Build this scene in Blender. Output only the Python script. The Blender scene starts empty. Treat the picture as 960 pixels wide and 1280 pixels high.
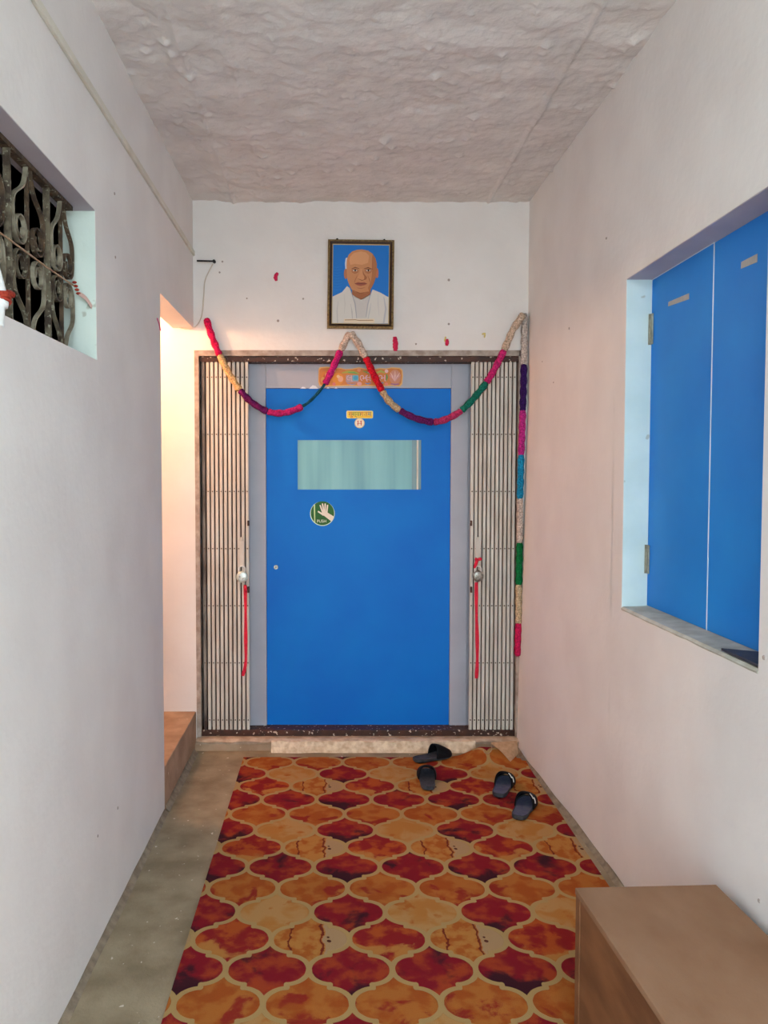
import bpy, bmesh, math, random
from mathutils import Vector, noise
random.seed(7)
scene = bpy.context.scene
COL = scene.collection
R = math.radians

# ------------------------------------------------------------------ camera, world, exposure
F, PPX, PPY, PITCH = 980.0, 414.0, 633.0, R(2.4)
CAM_H = 1.64
D = 4.62            # end wall
XL, XR = -0.805, 1.15
CEIL = CAM_H + 1.575
cam = bpy.data.cameras.new('camera'); cam_o = bpy.data.objects.new('camera', cam); COL.objects.link(cam_o)
cam.sensor_fit = 'VERTICAL'; cam.sensor_height = 24.0; cam.lens = F / 1280 * 24.0
cam.shift_x = (480 - PPX) / 1280; cam.shift_y = -(640 - PPY) / 1280
cam.clip_start = 0.02
cam_o.location = (0, 0, CAM_H); cam_o.rotation_euler = (math.pi / 2 - PITCH, 0, 0)
scene.camera = cam_o

world = bpy.data.worlds.new('overcast_sky'); scene.world = world; world.use_nodes = True
world.node_tree.nodes['Background'].inputs[0].default_value = (0.80, 0.94, 1.0, 1)
world.node_tree.nodes['Background'].inputs[1].default_value = 5.2
vs = scene.view_settings
vs.view_transform = 'Standard'; vs.look = 'None'; vs.gamma = 1.0; vs.use_curve_mapping = False
vs.exposure = 0.42
scene.cycles.max_bounces = 14; scene.cycles.diffuse_bounces = 10
bounce_sun = bpy.data.lights.new('bounce_sun', 'SUN'); sun_o = bpy.data.objects.new('bounce_sun', bounce_sun); COL.objects.link(sun_o)  # added sun: lights the unseen yard so its bounce lifts the ceiling
bounce_sun.energy = 7.0; bounce_sun.angle = R(2); bounce_sun.color = (1.0, .97, .92)
sun_o.rotation_euler = Vector((-.6, -.3, -.8)).to_track_quat('-Z', 'Y').to_euler()
LAMP_STRENGTH = 640.0

def ray(px, py):
    u, v = (px - PPX) / F, -(py - PPY) / F
    return Vector((u, v * math.sin(PITCH) + math.cos(PITCH), v * math.cos(PITCH) - math.sin(PITCH)))
def onY(px, py, Y): d = ray(px, py); t = Y / d.y; return Vector((d.x * t, Y, CAM_H + d.z * t))
def onX(px, py, X): d = ray(px, py); t = X / d.x; return Vector((X, d.y * t, CAM_H + d.z * t))
def onZ(px, py, Z): d = ray(px, py); t = (Z - CAM_H) / d.z; return Vector((d.x * t, d.y * t, Z))

# ------------------------------------------------------------------ materials
def lin(c):
    return tuple((x / 255 / 12.92 if x <= 10 else ((x / 255 + 0.055) / 1.055) ** 2.4) for x in c)
def new_mat(name):
    m = bpy.data.materials.new(name); m.use_nodes = True
    return m, m.node_tree, m.node_tree.nodes['Principled BSDF']
def mat(name, c1, c2=None, scale=6, detail=5, rough=0.7, bump=0.0, bscale=60, metal=0.0, spec=0.4, lo=0.35, hi=0.65, stretch=None, speck=None, bdist=0.004):
    m, nt, b = new_mat(name)
    b.inputs['Roughness'].default_value = rough; b.inputs['Metallic'].default_value = metal
    b.inputs['Specular IOR Level'].default_value = spec
    A = lambda t: nt.nodes.new(t)
    tc = A('ShaderNodeNewGeometry'); src = tc.outputs['Position']
    if stretch:
        mp = A('ShaderNodeMapping'); mp.inputs['Scale'].default_value = stretch
        nt.links.new(src, mp.inputs['Vector']); src = mp.outputs['Vector']
    col = None
    b.inputs['Base Color'].default_value = (*lin(c1), 1)
    if c2:
        n = A('ShaderNodeTexNoise'); n.inputs['Scale'].default_value = scale; n.inputs['Detail'].default_value = detail
        nt.links.new(src, n.inputs['Vector'])
        r = A('ShaderNodeValToRGB')
        r.color_ramp.elements[0].position = lo; r.color_ramp.elements[0].color = (*lin(c1), 1)
        r.color_ramp.elements[1].position = hi; r.color_ramp.elements[1].color = (*lin(c2), 1)
        nt.links.new(n.outputs['Fac'], r.inputs['Fac']); col = r.outputs['Color']
        nt.links.new(col, b.inputs['Base Color'])
    if speck:
        sc, sh, th = speck
        n = A('ShaderNodeTexNoise'); n.inputs['Scale'].default_value = sc; n.inputs['Detail'].default_value = 2
        nt.links.new(src, n.inputs['Vector'])
        g = A('ShaderNodeMapRange'); g.inputs['From Min'].default_value = th; g.inputs['From Max'].default_value = th + 0.03
        nt.links.new(n.outputs['Fac'], g.inputs['Value'])
        mx = A('ShaderNodeMix'); mx.data_type = 'RGBA'
        nt.links.new(g.outputs['Result'], mx.inputs['Factor'])
        if col: nt.links.new(col, mx.inputs['A'])
        else: mx.inputs['A'].default_value = (*lin(c1), 1)
        mx.inputs['B'].default_value = (*lin(sh), 1)
        nt.links.new(mx.outputs['Result'], b.inputs['Base Color'])
    if bump:
        n = A('ShaderNodeTexNoise'); n.inputs['Scale'].default_value = bscale; n.inputs['Detail'].default_value = 4
        nt.links.new(src, n.inputs['Vector'])
        bp = A('ShaderNodeBump'); bp.inputs['Strength'].default_value = bump; bp.inputs['Distance'].default_value = bdist
        nt.links.new(n.outputs['Fac'], bp.inputs['Height']); nt.links.new(bp.outputs['Normal'], b.inputs['Normal'])
    return m

M = {}
M['wall'] = mat('white_limewash', (227, 225, 223), (220, 217, 215), scale=3, rough=0.85, bump=0.35, bscale=35, spec=0.2)
M['ceiling'] = mat('rough_ceiling_plaster', (221, 217, 215), (208, 204, 202), scale=5, rough=0.9, bump=1.0, bscale=45, spec=0.15)
M['concrete'] = mat('floor_concrete', (156, 142, 117), (128, 114, 90), scale=7, detail=8, rough=0.75, bump=0.5, bscale=90, speck=(38, (205, 195, 180), 0.70))
M['yard'] = mat('yard_concrete', (186, 182, 174), (170, 166, 158), scale=2, rough=0.9)
M['fillet'] = mat('grimy_mortar', (150, 136, 116), (120, 106, 90), scale=22, detail=8, rough=0.85, bump=0.6, bscale=120)
M['step'] = mat('brown_step_concrete', (178, 150, 124), (154, 126, 102), scale=9, detail=7, rough=0.8, bump=0.4, bscale=90, speck=(42, (210, 190, 165), 0.71))
M['nosing'] = mat('worn_threshold_plaster', (200, 180, 160), (165, 143, 122), scale=18, detail=8, rough=0.8, bump=0.5, bscale=90)
M['patch'] = mat('cream_plaster_patch', (226, 208, 182), (190, 165, 138), scale=30, detail=8, rough=0.8, bump=0.7, bscale=70)
M['steel_flange'] = mat('dusty_grey_steel', (176, 164, 154), (140, 126, 116), scale=25, rough=0.6, bump=0.2, bscale=90)
M['rust'] = mat('chipped_brown_paint', (74, 40, 26), (50, 28, 20), scale=20, detail=8, rough=0.55, bump=0.3, bscale=90, speck=(48, (205, 190, 175), 0.64))
M['jamb_brown'] = mat('brown_jamb_gap_shade', (52, 36, 28), (36, 26, 22), scale=12, rough=0.6)  # brown jamb darkened so the gaps between slats look shaded
M['frame_grey'] = mat('blue_grey_laminate', (168, 172, 184), (160, 163, 176), scale=5, rough=0.45, bump=0.05, bscale=200)
M['door_blue'] = mat('blue_laminate', (0, 118, 212), (0, 108, 206), scale=2.5, rough=0.5, spec=.2, bump=0.1, bscale=350, bdist=0.0006)
M['shutter_blue'] = mat('blue_shutter_laminate', (24, 134, 222), (16, 124, 216), scale=3, rough=0.5, spec=.25, bump=0.1, bscale=350, bdist=0.0006)
M['slat'] = mat('off_white_gate_paint', (206, 204, 196), (186, 180, 170), scale=14, detail=6, rough=0.5, bump=0.1, bscale=150, stretch=(1, 1, 0.25))
M['slat_dark'] = mat('stained_gate_paint', (150, 140, 130), (62, 48, 42), scale=8, detail=7, rough=0.6, stretch=(1, 1, 0.4))
M['strap_dark'] = mat('dark_gate_strap', (52, 44, 40), (80, 62, 50), scale=20, rough=0.6)
M['rivet'] = mat('rivet_steel', (98, 86, 76), rough=0.5, metal=0.4)
M['chrome'] = mat('bright_lock_steel', (222, 224, 222), rough=0.35, metal=0.25)
M['lock_face'] = mat('pale_lock_face', (214, 226, 222), (190, 204, 202), scale=60, rough=0.3, metal=0.35)
M['lock_worn'] = mat('worn_lock_steel', (170, 170, 164), (120, 116, 108), scale=70, rough=0.3, metal=0.7)
M['black'] = mat('black_plastic', (16, 16, 18), rough=0.5)
M['red_ribbon'] = mat('red_cloth_ribbon', (216, 22, 58), (190, 14, 48), scale=80, rough=0.7, bump=0.3, bscale=300, bdist=0.001)
M['aqua'] = mat('pale_aqua_paint', (208, 226, 226), (196, 216, 216), scale=6, rough=0.7, bump=0.2, bscale=50, speck=(14, (176, 186, 178), 0.68))
M['mint'] = mat('pale_mint_paint', (214, 228, 222), (202, 218, 212), scale=6, rough=0.75, bump=0.3, bscale=50, speck=(16, (182, 190, 180), 0.67))
M['lintel_shade'] = mat('shaded_lilac_grey', (186, 180, 190), (176, 170, 182), scale=5, rough=0.8, bump=0.2, bscale=50)  # shade under the window heads, painted into the lining colour
M['sill'] = mat('dusty_sill_cement', (196, 198, 188), (168, 168, 156), scale=14, detail=7, rough=0.8, bump=0.4, bscale=90)
M['white_edge'] = mat('white_edge_band', (222, 230, 240), rough=0.5)
M['tape'] = mat('grey_tape', (168, 170, 168), (156, 158, 156), scale=40, rough=0.5)
M['hinge'] = mat('painted_hinge', (168, 168, 152), (140, 136, 120), scale=40, rough=0.5, metal=0.3)
M['slate'] = mat('dark_stone_tile', (70, 72, 82), (52, 54, 64), scale=20, rough=0.6, spec=.25)
M['iron'] = mat('dirty_olive_iron', (112, 104, 86), (60, 48, 38), scale=26, detail=9, rough=0.7, bump=0.5, bscale=160, speck=(90, (150, 148, 130), 0.62), lo=0.4, hi=0.6)
M['iron_pale'] = mat('pale_iron', (156, 150, 132), (100, 90, 74), scale=22, detail=8, rough=0.7, bump=0.4, bscale=160)  # paler tone for one sweep in each scroll pair
M['iron_rust'] = mat('rusty_dark_iron', (92, 74, 56), (50, 38, 30), scale=34, detail=9, rough=0.8, bump=0.5, bscale=180, speck=(80, (128, 126, 108), 0.63))
M['dark_room'] = mat('unlit_room_shade', (52, 50, 54), (36, 34, 38), scale=3, rough=0.9)  # dark base colour stands in for the missing light in the room
M['board_grey'] = mat('grey_board', (120, 116, 120), rough=0.8)
M['conduit'] = mat('white_wire_casing', (216, 212, 200), (200, 195, 182), scale=8, rough=0.5)
M['wire'] = mat('pale_wire', (196, 184, 170), rough=0.5)
M['cord_tan'] = mat('tan_cord', (170, 140, 112), rough=0.7)
M['thread_red'] = mat('rust_red_thread', (170, 62, 40), (140, 40, 30), scale=120, rough=0.8)
M['white_plastic'] = mat('white_plastic', (226, 230, 230), (210, 214, 214), scale=20, rough=0.4)
M['pink_plastic'] = mat('faded_pink_plastic', (206, 170, 160), rough=0.5)
M['pink_scrap'] = mat('pink_paper_scrap', (206, 30, 84), (180, 20, 66), scale=60, rough=0.8)
M['yellow_scrap'] = mat('yellow_paper_scrap', (216, 196, 120), rough=0.8)
M['faded_scrap'] = mat('faded_pink_paper', (196, 96, 130), rough=0.8)
M['hole'] = mat('dark_nail_hole', (160, 150, 144), rough=0.9)
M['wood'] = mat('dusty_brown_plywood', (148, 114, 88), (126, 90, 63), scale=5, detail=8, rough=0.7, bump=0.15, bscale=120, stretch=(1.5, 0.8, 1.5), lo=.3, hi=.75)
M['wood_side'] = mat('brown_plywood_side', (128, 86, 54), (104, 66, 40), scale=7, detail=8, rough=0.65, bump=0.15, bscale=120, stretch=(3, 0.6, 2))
M['rug_back'] = mat('rug_backing', (186, 150, 118), (168, 132, 100), scale=60, rough=0.95, bump=0.3, bscale=400)
M['sole'] = mat('dark_rubber_sole', (40, 43, 50), (58, 63, 70), scale=40, rough=0.6)
M['footbed_navy'] = mat('navy_footbed', (74, 76, 106), (92, 96, 112), scale=50, rough=0.7, bump=0.4, bscale=300, bdist=0.001)
M['footbed_black'] = mat('black_footbed', (50, 50, 60), (70, 70, 76), scale=60, rough=0.7, bump=0.4, bscale=300, bdist=0.001)
M['strap_black'] = mat('black_strap', (12, 12, 16), (18, 18, 24), scale=40, rough=0.65, spec=.15)
M['logo_white'] = mat('white_strap_mark', (216, 216, 212), rough=0.5)
M['gold'] = mat('aged_gold_moulding', (150, 128, 86), (104, 84, 52), scale=90, detail=6, rough=0.45, metal=0.35)
M['dark_wood'] = mat('dark_brown_moulding', (58, 36, 22), (40, 24, 16), scale=40, rough=0.4)
M['gold_line'] = mat('thin_gold_slip', (190, 170, 120), rough=0.4, metal=0.3)
def flat(name, c, rough=0.55): return mat(name, c, rough=rough)

# ------------------------------------------------------------------ mesh helpers
ORG = {}
class MB:
    def __init__(s): s.v = []; s.f = []; s.mi = []
    def add(s, vs_, fs, mi=0):
        o = len(s.v); s.v += [Vector(p) for p in vs_]; s.f += [tuple(i + o for i in f) for f in fs]; s.mi += [mi] * len(fs); return s
    def box(s, a, b, mi=0, bevel=0.0):
        x0, x1 = sorted((a[0], b[0])); y0, y1 = sorted((a[1], b[1])); z0, z1 = sorted((a[2], b[2]))
        vs_ = [(x, y, z) for x in (x0, x1) for y in (y0, y1) for z in (z0, z1)]
        fs = [(0, 1, 3, 2), (4, 6, 7, 5), (0, 4, 5, 1), (2, 3, 7, 6), (0, 2, 6, 4), (1, 5, 7, 3)]
        if not bevel: return s.add(vs_, fs, mi)
        bm = bmesh.new(); V = [bm.verts.new(p) for p in vs_]
        for f in fs: bm.faces.new([V[i] for i in f])
        bmesh.ops.bevel(bm, geom=bm.edges[:], offset=bevel, segments=2, affect='EDGES', profile=0.5)
        bm.verts.index_update()
        s.add([v.co.copy() for v in bm.verts], [[v.index for v in f.verts] for f in bm.faces], mi); bm.free(); return s
    def prism(s, poly, ext, mi=0):
        n = len(poly); p = [Vector(q) for q in poly]; e = Vector(ext)
        return s.add(p + [q + e for q in p], [tuple(range(n))[::-1], tuple(range(n, 2 * n))] + [(i, (i + 1) % n, n + (i + 1) % n, n + i) for i in range(n)], mi)
    def tube(s, pts, r, n=10, rf=None, cap=True, mi=0):
        pts = [Vector(p) for p in pts]; rings = []; up = None
        for i, p in enumerate(pts):
            t = (pts[min(i + 1, len(pts) - 1)] - pts[max(i - 1, 0)]).normalized()
            if up is None:
                up = Vector((0, 0, 1)) if abs(t.z) < 0.9 else Vector((0, 1, 0))
            a = (up - t * up.dot(t)).normalized(); up = a; b = t.cross(a)
            ring = []
            for k in range(n):
                th = 2 * math.pi * k / n
                rr = rf(i, th) if rf else (r[i] if isinstance(r, (list, tuple)) else r)
                ring.append(p + (a * math.cos(th) + b * math.sin(th)) * rr)
            rings.append(ring)
        vs_ = [q for g in rings for q in g]; fs = []
        for i in range(len(rings) - 1):
            for k in range(n):
                fs.append((i * n + k, i * n + (k + 1) % n, (i + 1) * n + (k + 1) % n, (i + 1) * n + k))
        if cap: fs += [tuple(range(n))[::-1], tuple(range((len(rings) - 1) * n, len(rings) * n))]
        return s.add(vs_, fs, mi)
    def strip(s, pts, wid, th, mi=0):
        """flat bar: pts path, wid = full width vector (per point or one), th = thickness"""
        pts = [Vector(p) for p in pts]; vs_ = []; fs = []
        for i, p in enumerate(pts):
            w = Vector(wid[i] if isinstance(wid, list) else wid)
            t = (pts[min(i + 1, len(pts) - 1)] - pts[max(i - 1, 0)]).normalized()
            n = t.cross(w).normalized() * th / 2
            vs_ += [p + w / 2 + n, p - w / 2 + n, p - w / 2 - n, p + w / 2 - n]
        for i in range(len(pts) - 1):
            for k in range(4):
                fs.append((4 * i + k, 4 * i + (k + 1) % 4, 4 * i + 4 + (k + 1) % 4, 4 * i + 4 + k))
        m_ = 4 * (len(pts) - 1)
        fs += [(3, 2, 1, 0), (m_, m_ + 1, m_ + 2, m_ + 3)]
        return s.add(vs_, fs, mi)
    def lathe(s, prof, c, axis='Y', n=24, mi=0):
        """prof: list of (radius, offset along axis)"""
        c = Vector(c); vs_ = []; fs = []
        for r, h in prof:
            for k in range(n):
                a = 2 * math.pi * k / n
                d = Vector((r * math.cos(a), h, r * math.sin(a))) if axis == 'Y' else (Vector((h, r * math.cos(a), r * math.sin(a))) if axis == 'X' else Vector((r * math.cos(a), r * math.sin(a), h)))
                vs_.append(c + d)
        for i in range(len(prof) - 1):
            for k in range(n): fs.append((i * n + k, i * n + (k + 1) % n, (i + 1) * n + (k + 1) % n, (i + 1) * n + k))
        fs += [tuple(range(n))[::-1], tuple(range((len(prof) - 1) * n, len(prof) * n))]
        return s.add(vs_, fs, mi)
    def build(s, name, m, parent=None, raw=False, smooth=False, label=None, cat=None, group=None, kind=None):
        me = bpy.data.meshes.new(name)
        if parent is not None: org = Vector((0, 0, 0)) if raw else ORG[parent.name]
        else:
            lo = [min(v[k] for v in s.v) for k in range(3)]; hi = [max(v[k] for v in s.v) for k in range(3)]
            org = Vector(((lo[0] + hi[0]) / 2, (lo[1] + hi[1]) / 2, lo[2]))
        me.from_pydata([tuple(v - org) for v in s.v], [], s.f)
        ms = m if isinstance(m, (list, tuple)) else [m]
        for q in ms: me.materials.append(M[q] if isinstance(q, str) else q)
        bm = bmesh.new(); bm.from_mesh(me)
        for i, f in enumerate(bm.faces): f.material_index = s.mi[i]; f.smooth = smooth
        bmesh.ops.recalc_face_normals(bm, faces=bm.faces[:]); bm.to_mesh(me); bm.free()
        o = bpy.data.objects.new(name, me); COL.objects.link(o)
        if parent is not None: o.parent = parent
        else: o.location = org
        ORG[o.name] = org
        return tag(o, label, cat, group, kind)
def tag(o, label=None, cat=None, group=None, kind=None):
    for k, v in (('label', label), ('category', cat), ('group', group), ('kind', kind)):
        if v: o[k] = v
    return o
def empty(name, loc, rz=0, label=None, cat=None, group=None, kind=None):
    o = bpy.data.objects.new(name, None); COL.objects.link(o); o.empty_display_size = 0.1
    o.location = loc; o.rotation_euler = (0, 0, rz); ORG[o.name] = Vector(loc)
    return tag(o, label, cat, group, kind)
def smooth_path(pts, n=8):
    pts = [Vector(p) for p in pts]; out = []
    for i in range(len(pts) - 1):
        p0, p1, p2, p3 = pts[max(i - 1, 0)], pts[i], pts[i + 1], pts[min(i + 2, len(pts) - 1)]
        for k in range(n):
            t = k / n
            out.append(0.5 * ((2 * p1) + (p2 - p0) * t + (2 * p0 - 5 * p1 + 4 * p2 - p3) * t * t + (3 * p1 - p0 - 3 * p2 + p3) * t ** 3))
    return out + [pts[-1]]
def text_geo(txt, size, center, Yp, clip=None, extr=0.0):
    """vertices/faces of lettering lying in the plane Y = Yp, centred on center (x, z)"""
    cu = bpy.data.curves.new('lettering', 'FONT'); cu.body = txt; cu.size = size; cu.align_x = 'CENTER'; cu.align_y = 'CENTER'
    o = bpy.data.objects.new('lettering', cu); COL.objects.link(o)
    dg = bpy.context.evaluated_depsgraph_get(); me = bpy.data.meshes.new_from_object(o.evaluated_get(dg))
    vs_ = [Vector((center[0] + v.co.x, Yp, center[1] + v.co.y)) for v in me.vertices]; fs = [tuple(p.vertices) for p in me.polygons]
    bpy.data.objects.remove(o); bpy.data.curves.remove(cu); bpy.data.meshes.remove(me)
    return vs_, fs

# ------------------------------------------------------------------ the shell
Y0 = -0.6            # mouth of the corridor, behind the camera
TL = 0.12            # left wall thickness
pass_y = onX(203, 690, XL).y
lint_z = 0.5 * (onX(202, 365, XL).z + onY(245, 413, D).z)
PX0 = -2.3
# floor
fl = MB()
fl.box((PX0 - .2, Y0, -.1), (XR + .3, D + .3, 0))
MB().box((-9, -12, -.1), (9, Y0 - .001, -.004)).build('bounce_yard', 'yard', kind='structure', label='unseen paved yard added before the corridor to bounce daylight in')  # unseen ground, added pale so daylight bounces into the corridor
fl.build('floor', 'concrete', kind='structure', label='bare tan concrete floor of the corridor')
# ceiling: lumpy plaster with two formwork ridges
def ceil_z(x, y):
    p = Vector((x, y, 0))
    z = 0.010 * noise.noise(p * 2.2) + 0.009 * noise.noise(p * 8) + 0.0045 * noise.noise(p * 26)
    dd = noise.voronoi(p * 9)[0][0]
    if noise.noise(p * 1.7 + Vector((3, 9, 1))) > -0.15: z -= 0.019 * max(0, 1 - dd / 0.24) ** 1.2
    d2 = noise.voronoi(p * 19)[0][0]
    if noise.noise(p * 4.1 + Vector((7, 2, 5))) > 0.02: z -= 0.013 * max(0, 1 - d2 / 0.30) ** 1.2
    if x < -.60: z += .012 * min(1, (-.60 - x) / .05)
    for rx, h in ((-0.562, 0.009), (0.912, 0.010), (-0.38, 0.004)):
        z -= h * math.exp(-((x - rx - 0.006 * noise.noise(Vector((0, y * 3, rx)))) / 0.007) ** 2)
    return CEIL + z
nx, ys = 170, [Y0 - 0.1 + i * 0.1 for i in range(29)] 
ys = [y for y in ys if y < 2.3] + [2.3 + i * 0.0125 for i in range(int((D - 2.3) / 0.0125) + 2)]
xs = [XL - 0.02 + i * (XR - XL + 0.04) / nx for i in range(nx + 1)]
ce = MB(); vs_ = [(x, y, ceil_z(x, y)) for y in ys for x in xs]; w = nx + 1
fs = [(j * w + i, j * w + i + 1, (j + 1) * w + i + 1, (j + 1) * w + i) for j in range(len(ys) - 1) for i in range(nx)]
ce.add(vs_, fs)
ceiling = ce.build('ceiling', 'ceiling', kind='structure', smooth=True, label='lumpy off-white plaster ceiling')
MB().box((PX0 - .2, Y0 - .1, CEIL + 0.03), (XR + 0.3, D + .3, CEIL + 0.2)).build('roof_slab', 'wall', kind='structure', label='concrete slab above the plaster ceiling')

# left wall with grille window and side opening
lw_top, lw_bot = onX(118, 262, XL).z, onX(121, 450, XL).z
lw_far = onX(120, 350, XL).y; lw_near = 1.45
XI = XL - TL
wl = MB()
wl.box((XI, Y0, 0), (XL, lw_near, CEIL + .03))
wl.box((XI, lw_near, 0), (XL, lw_far, lw_bot))
wl.box((XI, lw_near, lw_top), (XL, lw_far, CEIL + .03))
wl.box((XI, lw_far, 0), (XL, pass_y, CEIL + .03))
wl.box((XI, pass_y, lint_z), (XL, D, CEIL + .03))
wl.box((PX0, pass_y - .12, 0), (XI, pass_y, CEIL + .03))
wl.box((PX0 - .12, pass_y - .12, 0), (PX0, D + .25, CEIL + .03))
wall_left = wl.build('wall_left', 'wall', kind='structure', label='white painted left wall with a grille window and a side opening')
# room behind the grille, its darkness put into the wall colour
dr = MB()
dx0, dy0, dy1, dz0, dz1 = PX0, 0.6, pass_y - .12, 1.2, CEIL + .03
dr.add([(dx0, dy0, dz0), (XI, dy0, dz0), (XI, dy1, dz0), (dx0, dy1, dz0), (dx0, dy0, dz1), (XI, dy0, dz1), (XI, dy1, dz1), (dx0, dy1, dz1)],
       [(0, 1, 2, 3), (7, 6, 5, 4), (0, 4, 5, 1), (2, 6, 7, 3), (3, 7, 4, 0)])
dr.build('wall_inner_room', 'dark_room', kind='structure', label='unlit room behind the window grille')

# right wall with shuttered window
rw_top = onX(783, 349, XR).z; rw_bot = onX(777, 760, XR).z
rw_far = onX(780, 555, XR).y; rw_near = onX(951, 700, XR).y
TR = 0.13
wr = MB()
wr.box((XR, Y0, 0), (XR + TR, rw_near, CEIL + .03))
wr.box((XR, rw_near, 0), (XR + TR, rw_far, rw_bot))
wr.box((XR, rw_near, rw_top), (XR + TR, rw_far, CEIL + .03))
wr.box((XR, rw_far, 0), (XR + TR, D + .25, CEIL + .03))
def xr(y, z):
    k = max(0, min(1, (y - 3.2) / (D - 3.2))); q = max(0, 1 - z / 2.0)
    return XR - .002 - .042 * k * k * (3 - 2 * k) * q
gy = [3.2 + (D + .0 - 3.2) * i / 16 for i in range(17)]; gz = [2.0 * i / 16 for i in range(17)]
wr.add([(xr(y, z), y, z) for y in gy for z in gz], [(i * 17 + j, i * 17 + j + 1, (i + 1) * 17 + j + 1, (i + 1) * 17 + j) for i in range(16) for j in range(16)])
wall_right = wr.build('wall_right', 'wall', kind='structure', label='white painted right wall with the blue shuttered window')

# back wall with door opening
op0 = onY(245, 680, D).x; op1 = onY(651, 680, D).x
opT = onY(440, 438, D).z; opB = onY(440, 921, D).z
wb = MB()
wb.box((PX0, D, 0), (op0, D + .2, CEIL + .03))
wb.box((op1, D, 0), (XR + .05, D + .2, CEIL + .03))
wb.box((op0, D, opT), (op1, D + .2, CEIL + .03))
wb.box((op0, D + .19, 0), (op1, D + .2, opT))  # unseen panel added to stop light leaking in behind the door
wall_back = wb.build('wall_back', 'wall', kind='structure', label='white end wall around the blue door')

# side step
MB().box((PX0, pass_y, 0), (XL, D, onY(244, 889, D).z), bevel=0.006).build('floor_step', 'step', kind='structure', label='raised brown concrete step in the side opening')

# mortar fillets where wall meets floor
def fillet(name, x, sgn, ya, yb, label, wd=0.02, hh=0.022):
    b = MB(); n = int((yb - ya) / 0.03); vs_ = []; fs = []
    for i in range(n + 1):
        y = ya + (yb - ya) * i / n
        a = wd * (1 + 0.3 * noise.noise(Vector((y * 3, x, 0)))); h = hh * (1 + 0.35 * noise.noise(Vector((y * 4, x, 5))))
        xx = xr(y, 0) if sgn < 0 else x
        vs_ += [(xx - sgn * .004, y, 0), (xx - sgn * .001, y, h), (xx + sgn * a * .35, y, h * .45), (xx + sgn * a, y, 0.001)]
    for i in range(n):
        for k in range(3): fs.append((4 * i + k, 4 * i + k + 1, 4 * i + 5 + k, 4 * i + 4 + k))
    return b.add(vs_, fs).build(name, 'fillet', kind='structure', smooth=True, label=label)
fillet('baseboard_left', XL, 1, 0.6, pass_y, 'grimy mortar fillet along the foot of the left wall')
fillet('baseboard_right', XR, -1, 2.31, D - .01, 'tan mortar fillet along the foot of the right wall')
fillet('baseboard_step', XL, 1, pass_y + .01, D - .08, 'dark mortar fillet along the foot of the step', 0.025, 0.03)

# threshold
th = empty('trim_threshold', (0.17, D - .03, 0), kind='structure', label='worn plaster threshold under the blue door')
tb = MB()
n = 60
for (za, zb, ya) in ((0, 0.045, D - .045),):
    tb.box((XL, ya, za), (XR, D + .2, zb))
tb.build('riser', 'step', th)
tb = MB(); vs_ = []; fs = []
x_a, x_b = XL + .005, XR - .035
for i in range(n + 1):
    x = x_a + (x_b - x_a) * i / n; j = 0.006 * noise.noise(Vector((x * 9, 0, 2)))
    vs_ += [(x, D + .19, opB), (x, D - .03, opB - .002), (x, D - .052 + j, opB - .012), (x, D - .056 + j, 0.058 + j), (x, D - .046, 0.040), (x, D + .19, .040)]
for i in range(n):
    for k in range(6): fs.append((6 * i + k, 6 * i + (k + 1) % 6, 6 * i + 6 + (k + 1) % 6, 6 * i + 6 + k))
fs += [(0, 1, 2, 3, 4, 5), tuple(6 * n + k for k in (5, 4, 3, 2, 1, 0))]
tb.add(vs_, fs).build('nosing', 'nosing', th, smooth=False)
tb = MB(); vs_ = []; fs = []
x_a, x_b = onY(340, 935, D).x, onY(592, 935, D).x
for i in range(n + 1):
    x = x_a + (x_b - x_a) * i / n; j = 0.012 * noise.noise(Vector((x * 7, 4, 2))); k2 = 0.008 * noise.noise(Vector((x * 15, 1, 2)))
    vs_ += [(x, D - .045, 0.062), (x, D - .058 + k2, 0.060 + k2), (x, D - .066 + j, 0.03), (x, D - .082 + j, 0.0005), (x, D - .04, 0.0005)]
for i in range(n):
    for k in range(5): fs.append((5 * i + k, 5 * i + (k + 1) % 5, 5 * i + 5 + (k + 1) % 5, 5 * i + 5 + k))
fs += [(0, 1, 2, 3, 4), tuple(5 * n + k for k in (4, 3, 2, 1, 0))]
tb.add(vs_, fs).build('plaster_patch', 'patch', th)

# wire casing along the left wall
c0, c1 = onX(44, 0, XL), onX(243, 322, XL)
cz = 0.5 * (c0.z + c1.z)
MB().box((XL, Y0, cz - .014), (XL + .013, D - .002, cz + .014), bevel=0.003).build('trim_wire_casing', 'conduit', kind='structure', label='long pale wire casing running along the top of the left wall')

# ------------------------------------------------------------------ door_1
door = empty('door_1', (0.17, D + .1, 0), kind='structure', label='blue laminate door in a grey frame')
YF = D + .10        # grey frame face
YD = D + .112       # leaf face
XZ = lambda px, py, Y: onY(px, py, Y)
# steel flange around the opening
g = MB()
fz = opT; tw = 0.022
g.box((op0 - .002, D - .006, opB), (op0 + .024, D + .06, fz)); 
g.box((op1 - .022, D - .006, opB), (op1 + .002, D + .06, fz))
g.box((op0 + .024, D - .006, onY(440, 445, D).z), (op1 - .010, D + .06, fz))
g.build('steel_flange', 'steel_flange', door)
zt0, zt1 = onY(440, 453.5, D + .05).z, onY(440, 445, D).z
MB().box((op0 + .024, D + .012, zt0), (op1 - .01, D + .2, zt1), bevel=0.003).build('top_track', 'rust', door, label='chipped brown top track')
MB().box((op0 + .024, D + .012, opB), (op1 - .01, D + .2, onY(440, 910, D + .05).z), bevel=0.003).build('bottom_track', 'rust', door, label='chipped brown bottom track')
zb0 = onY(440, 910, D + .05).z
fx0, fx1 = onY(310, 680, YF).x, onY(590, 680, YF).x
lx0, lx1 = onY(333, 700, YD).x, onY(562.5, 700, YD).x
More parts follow.
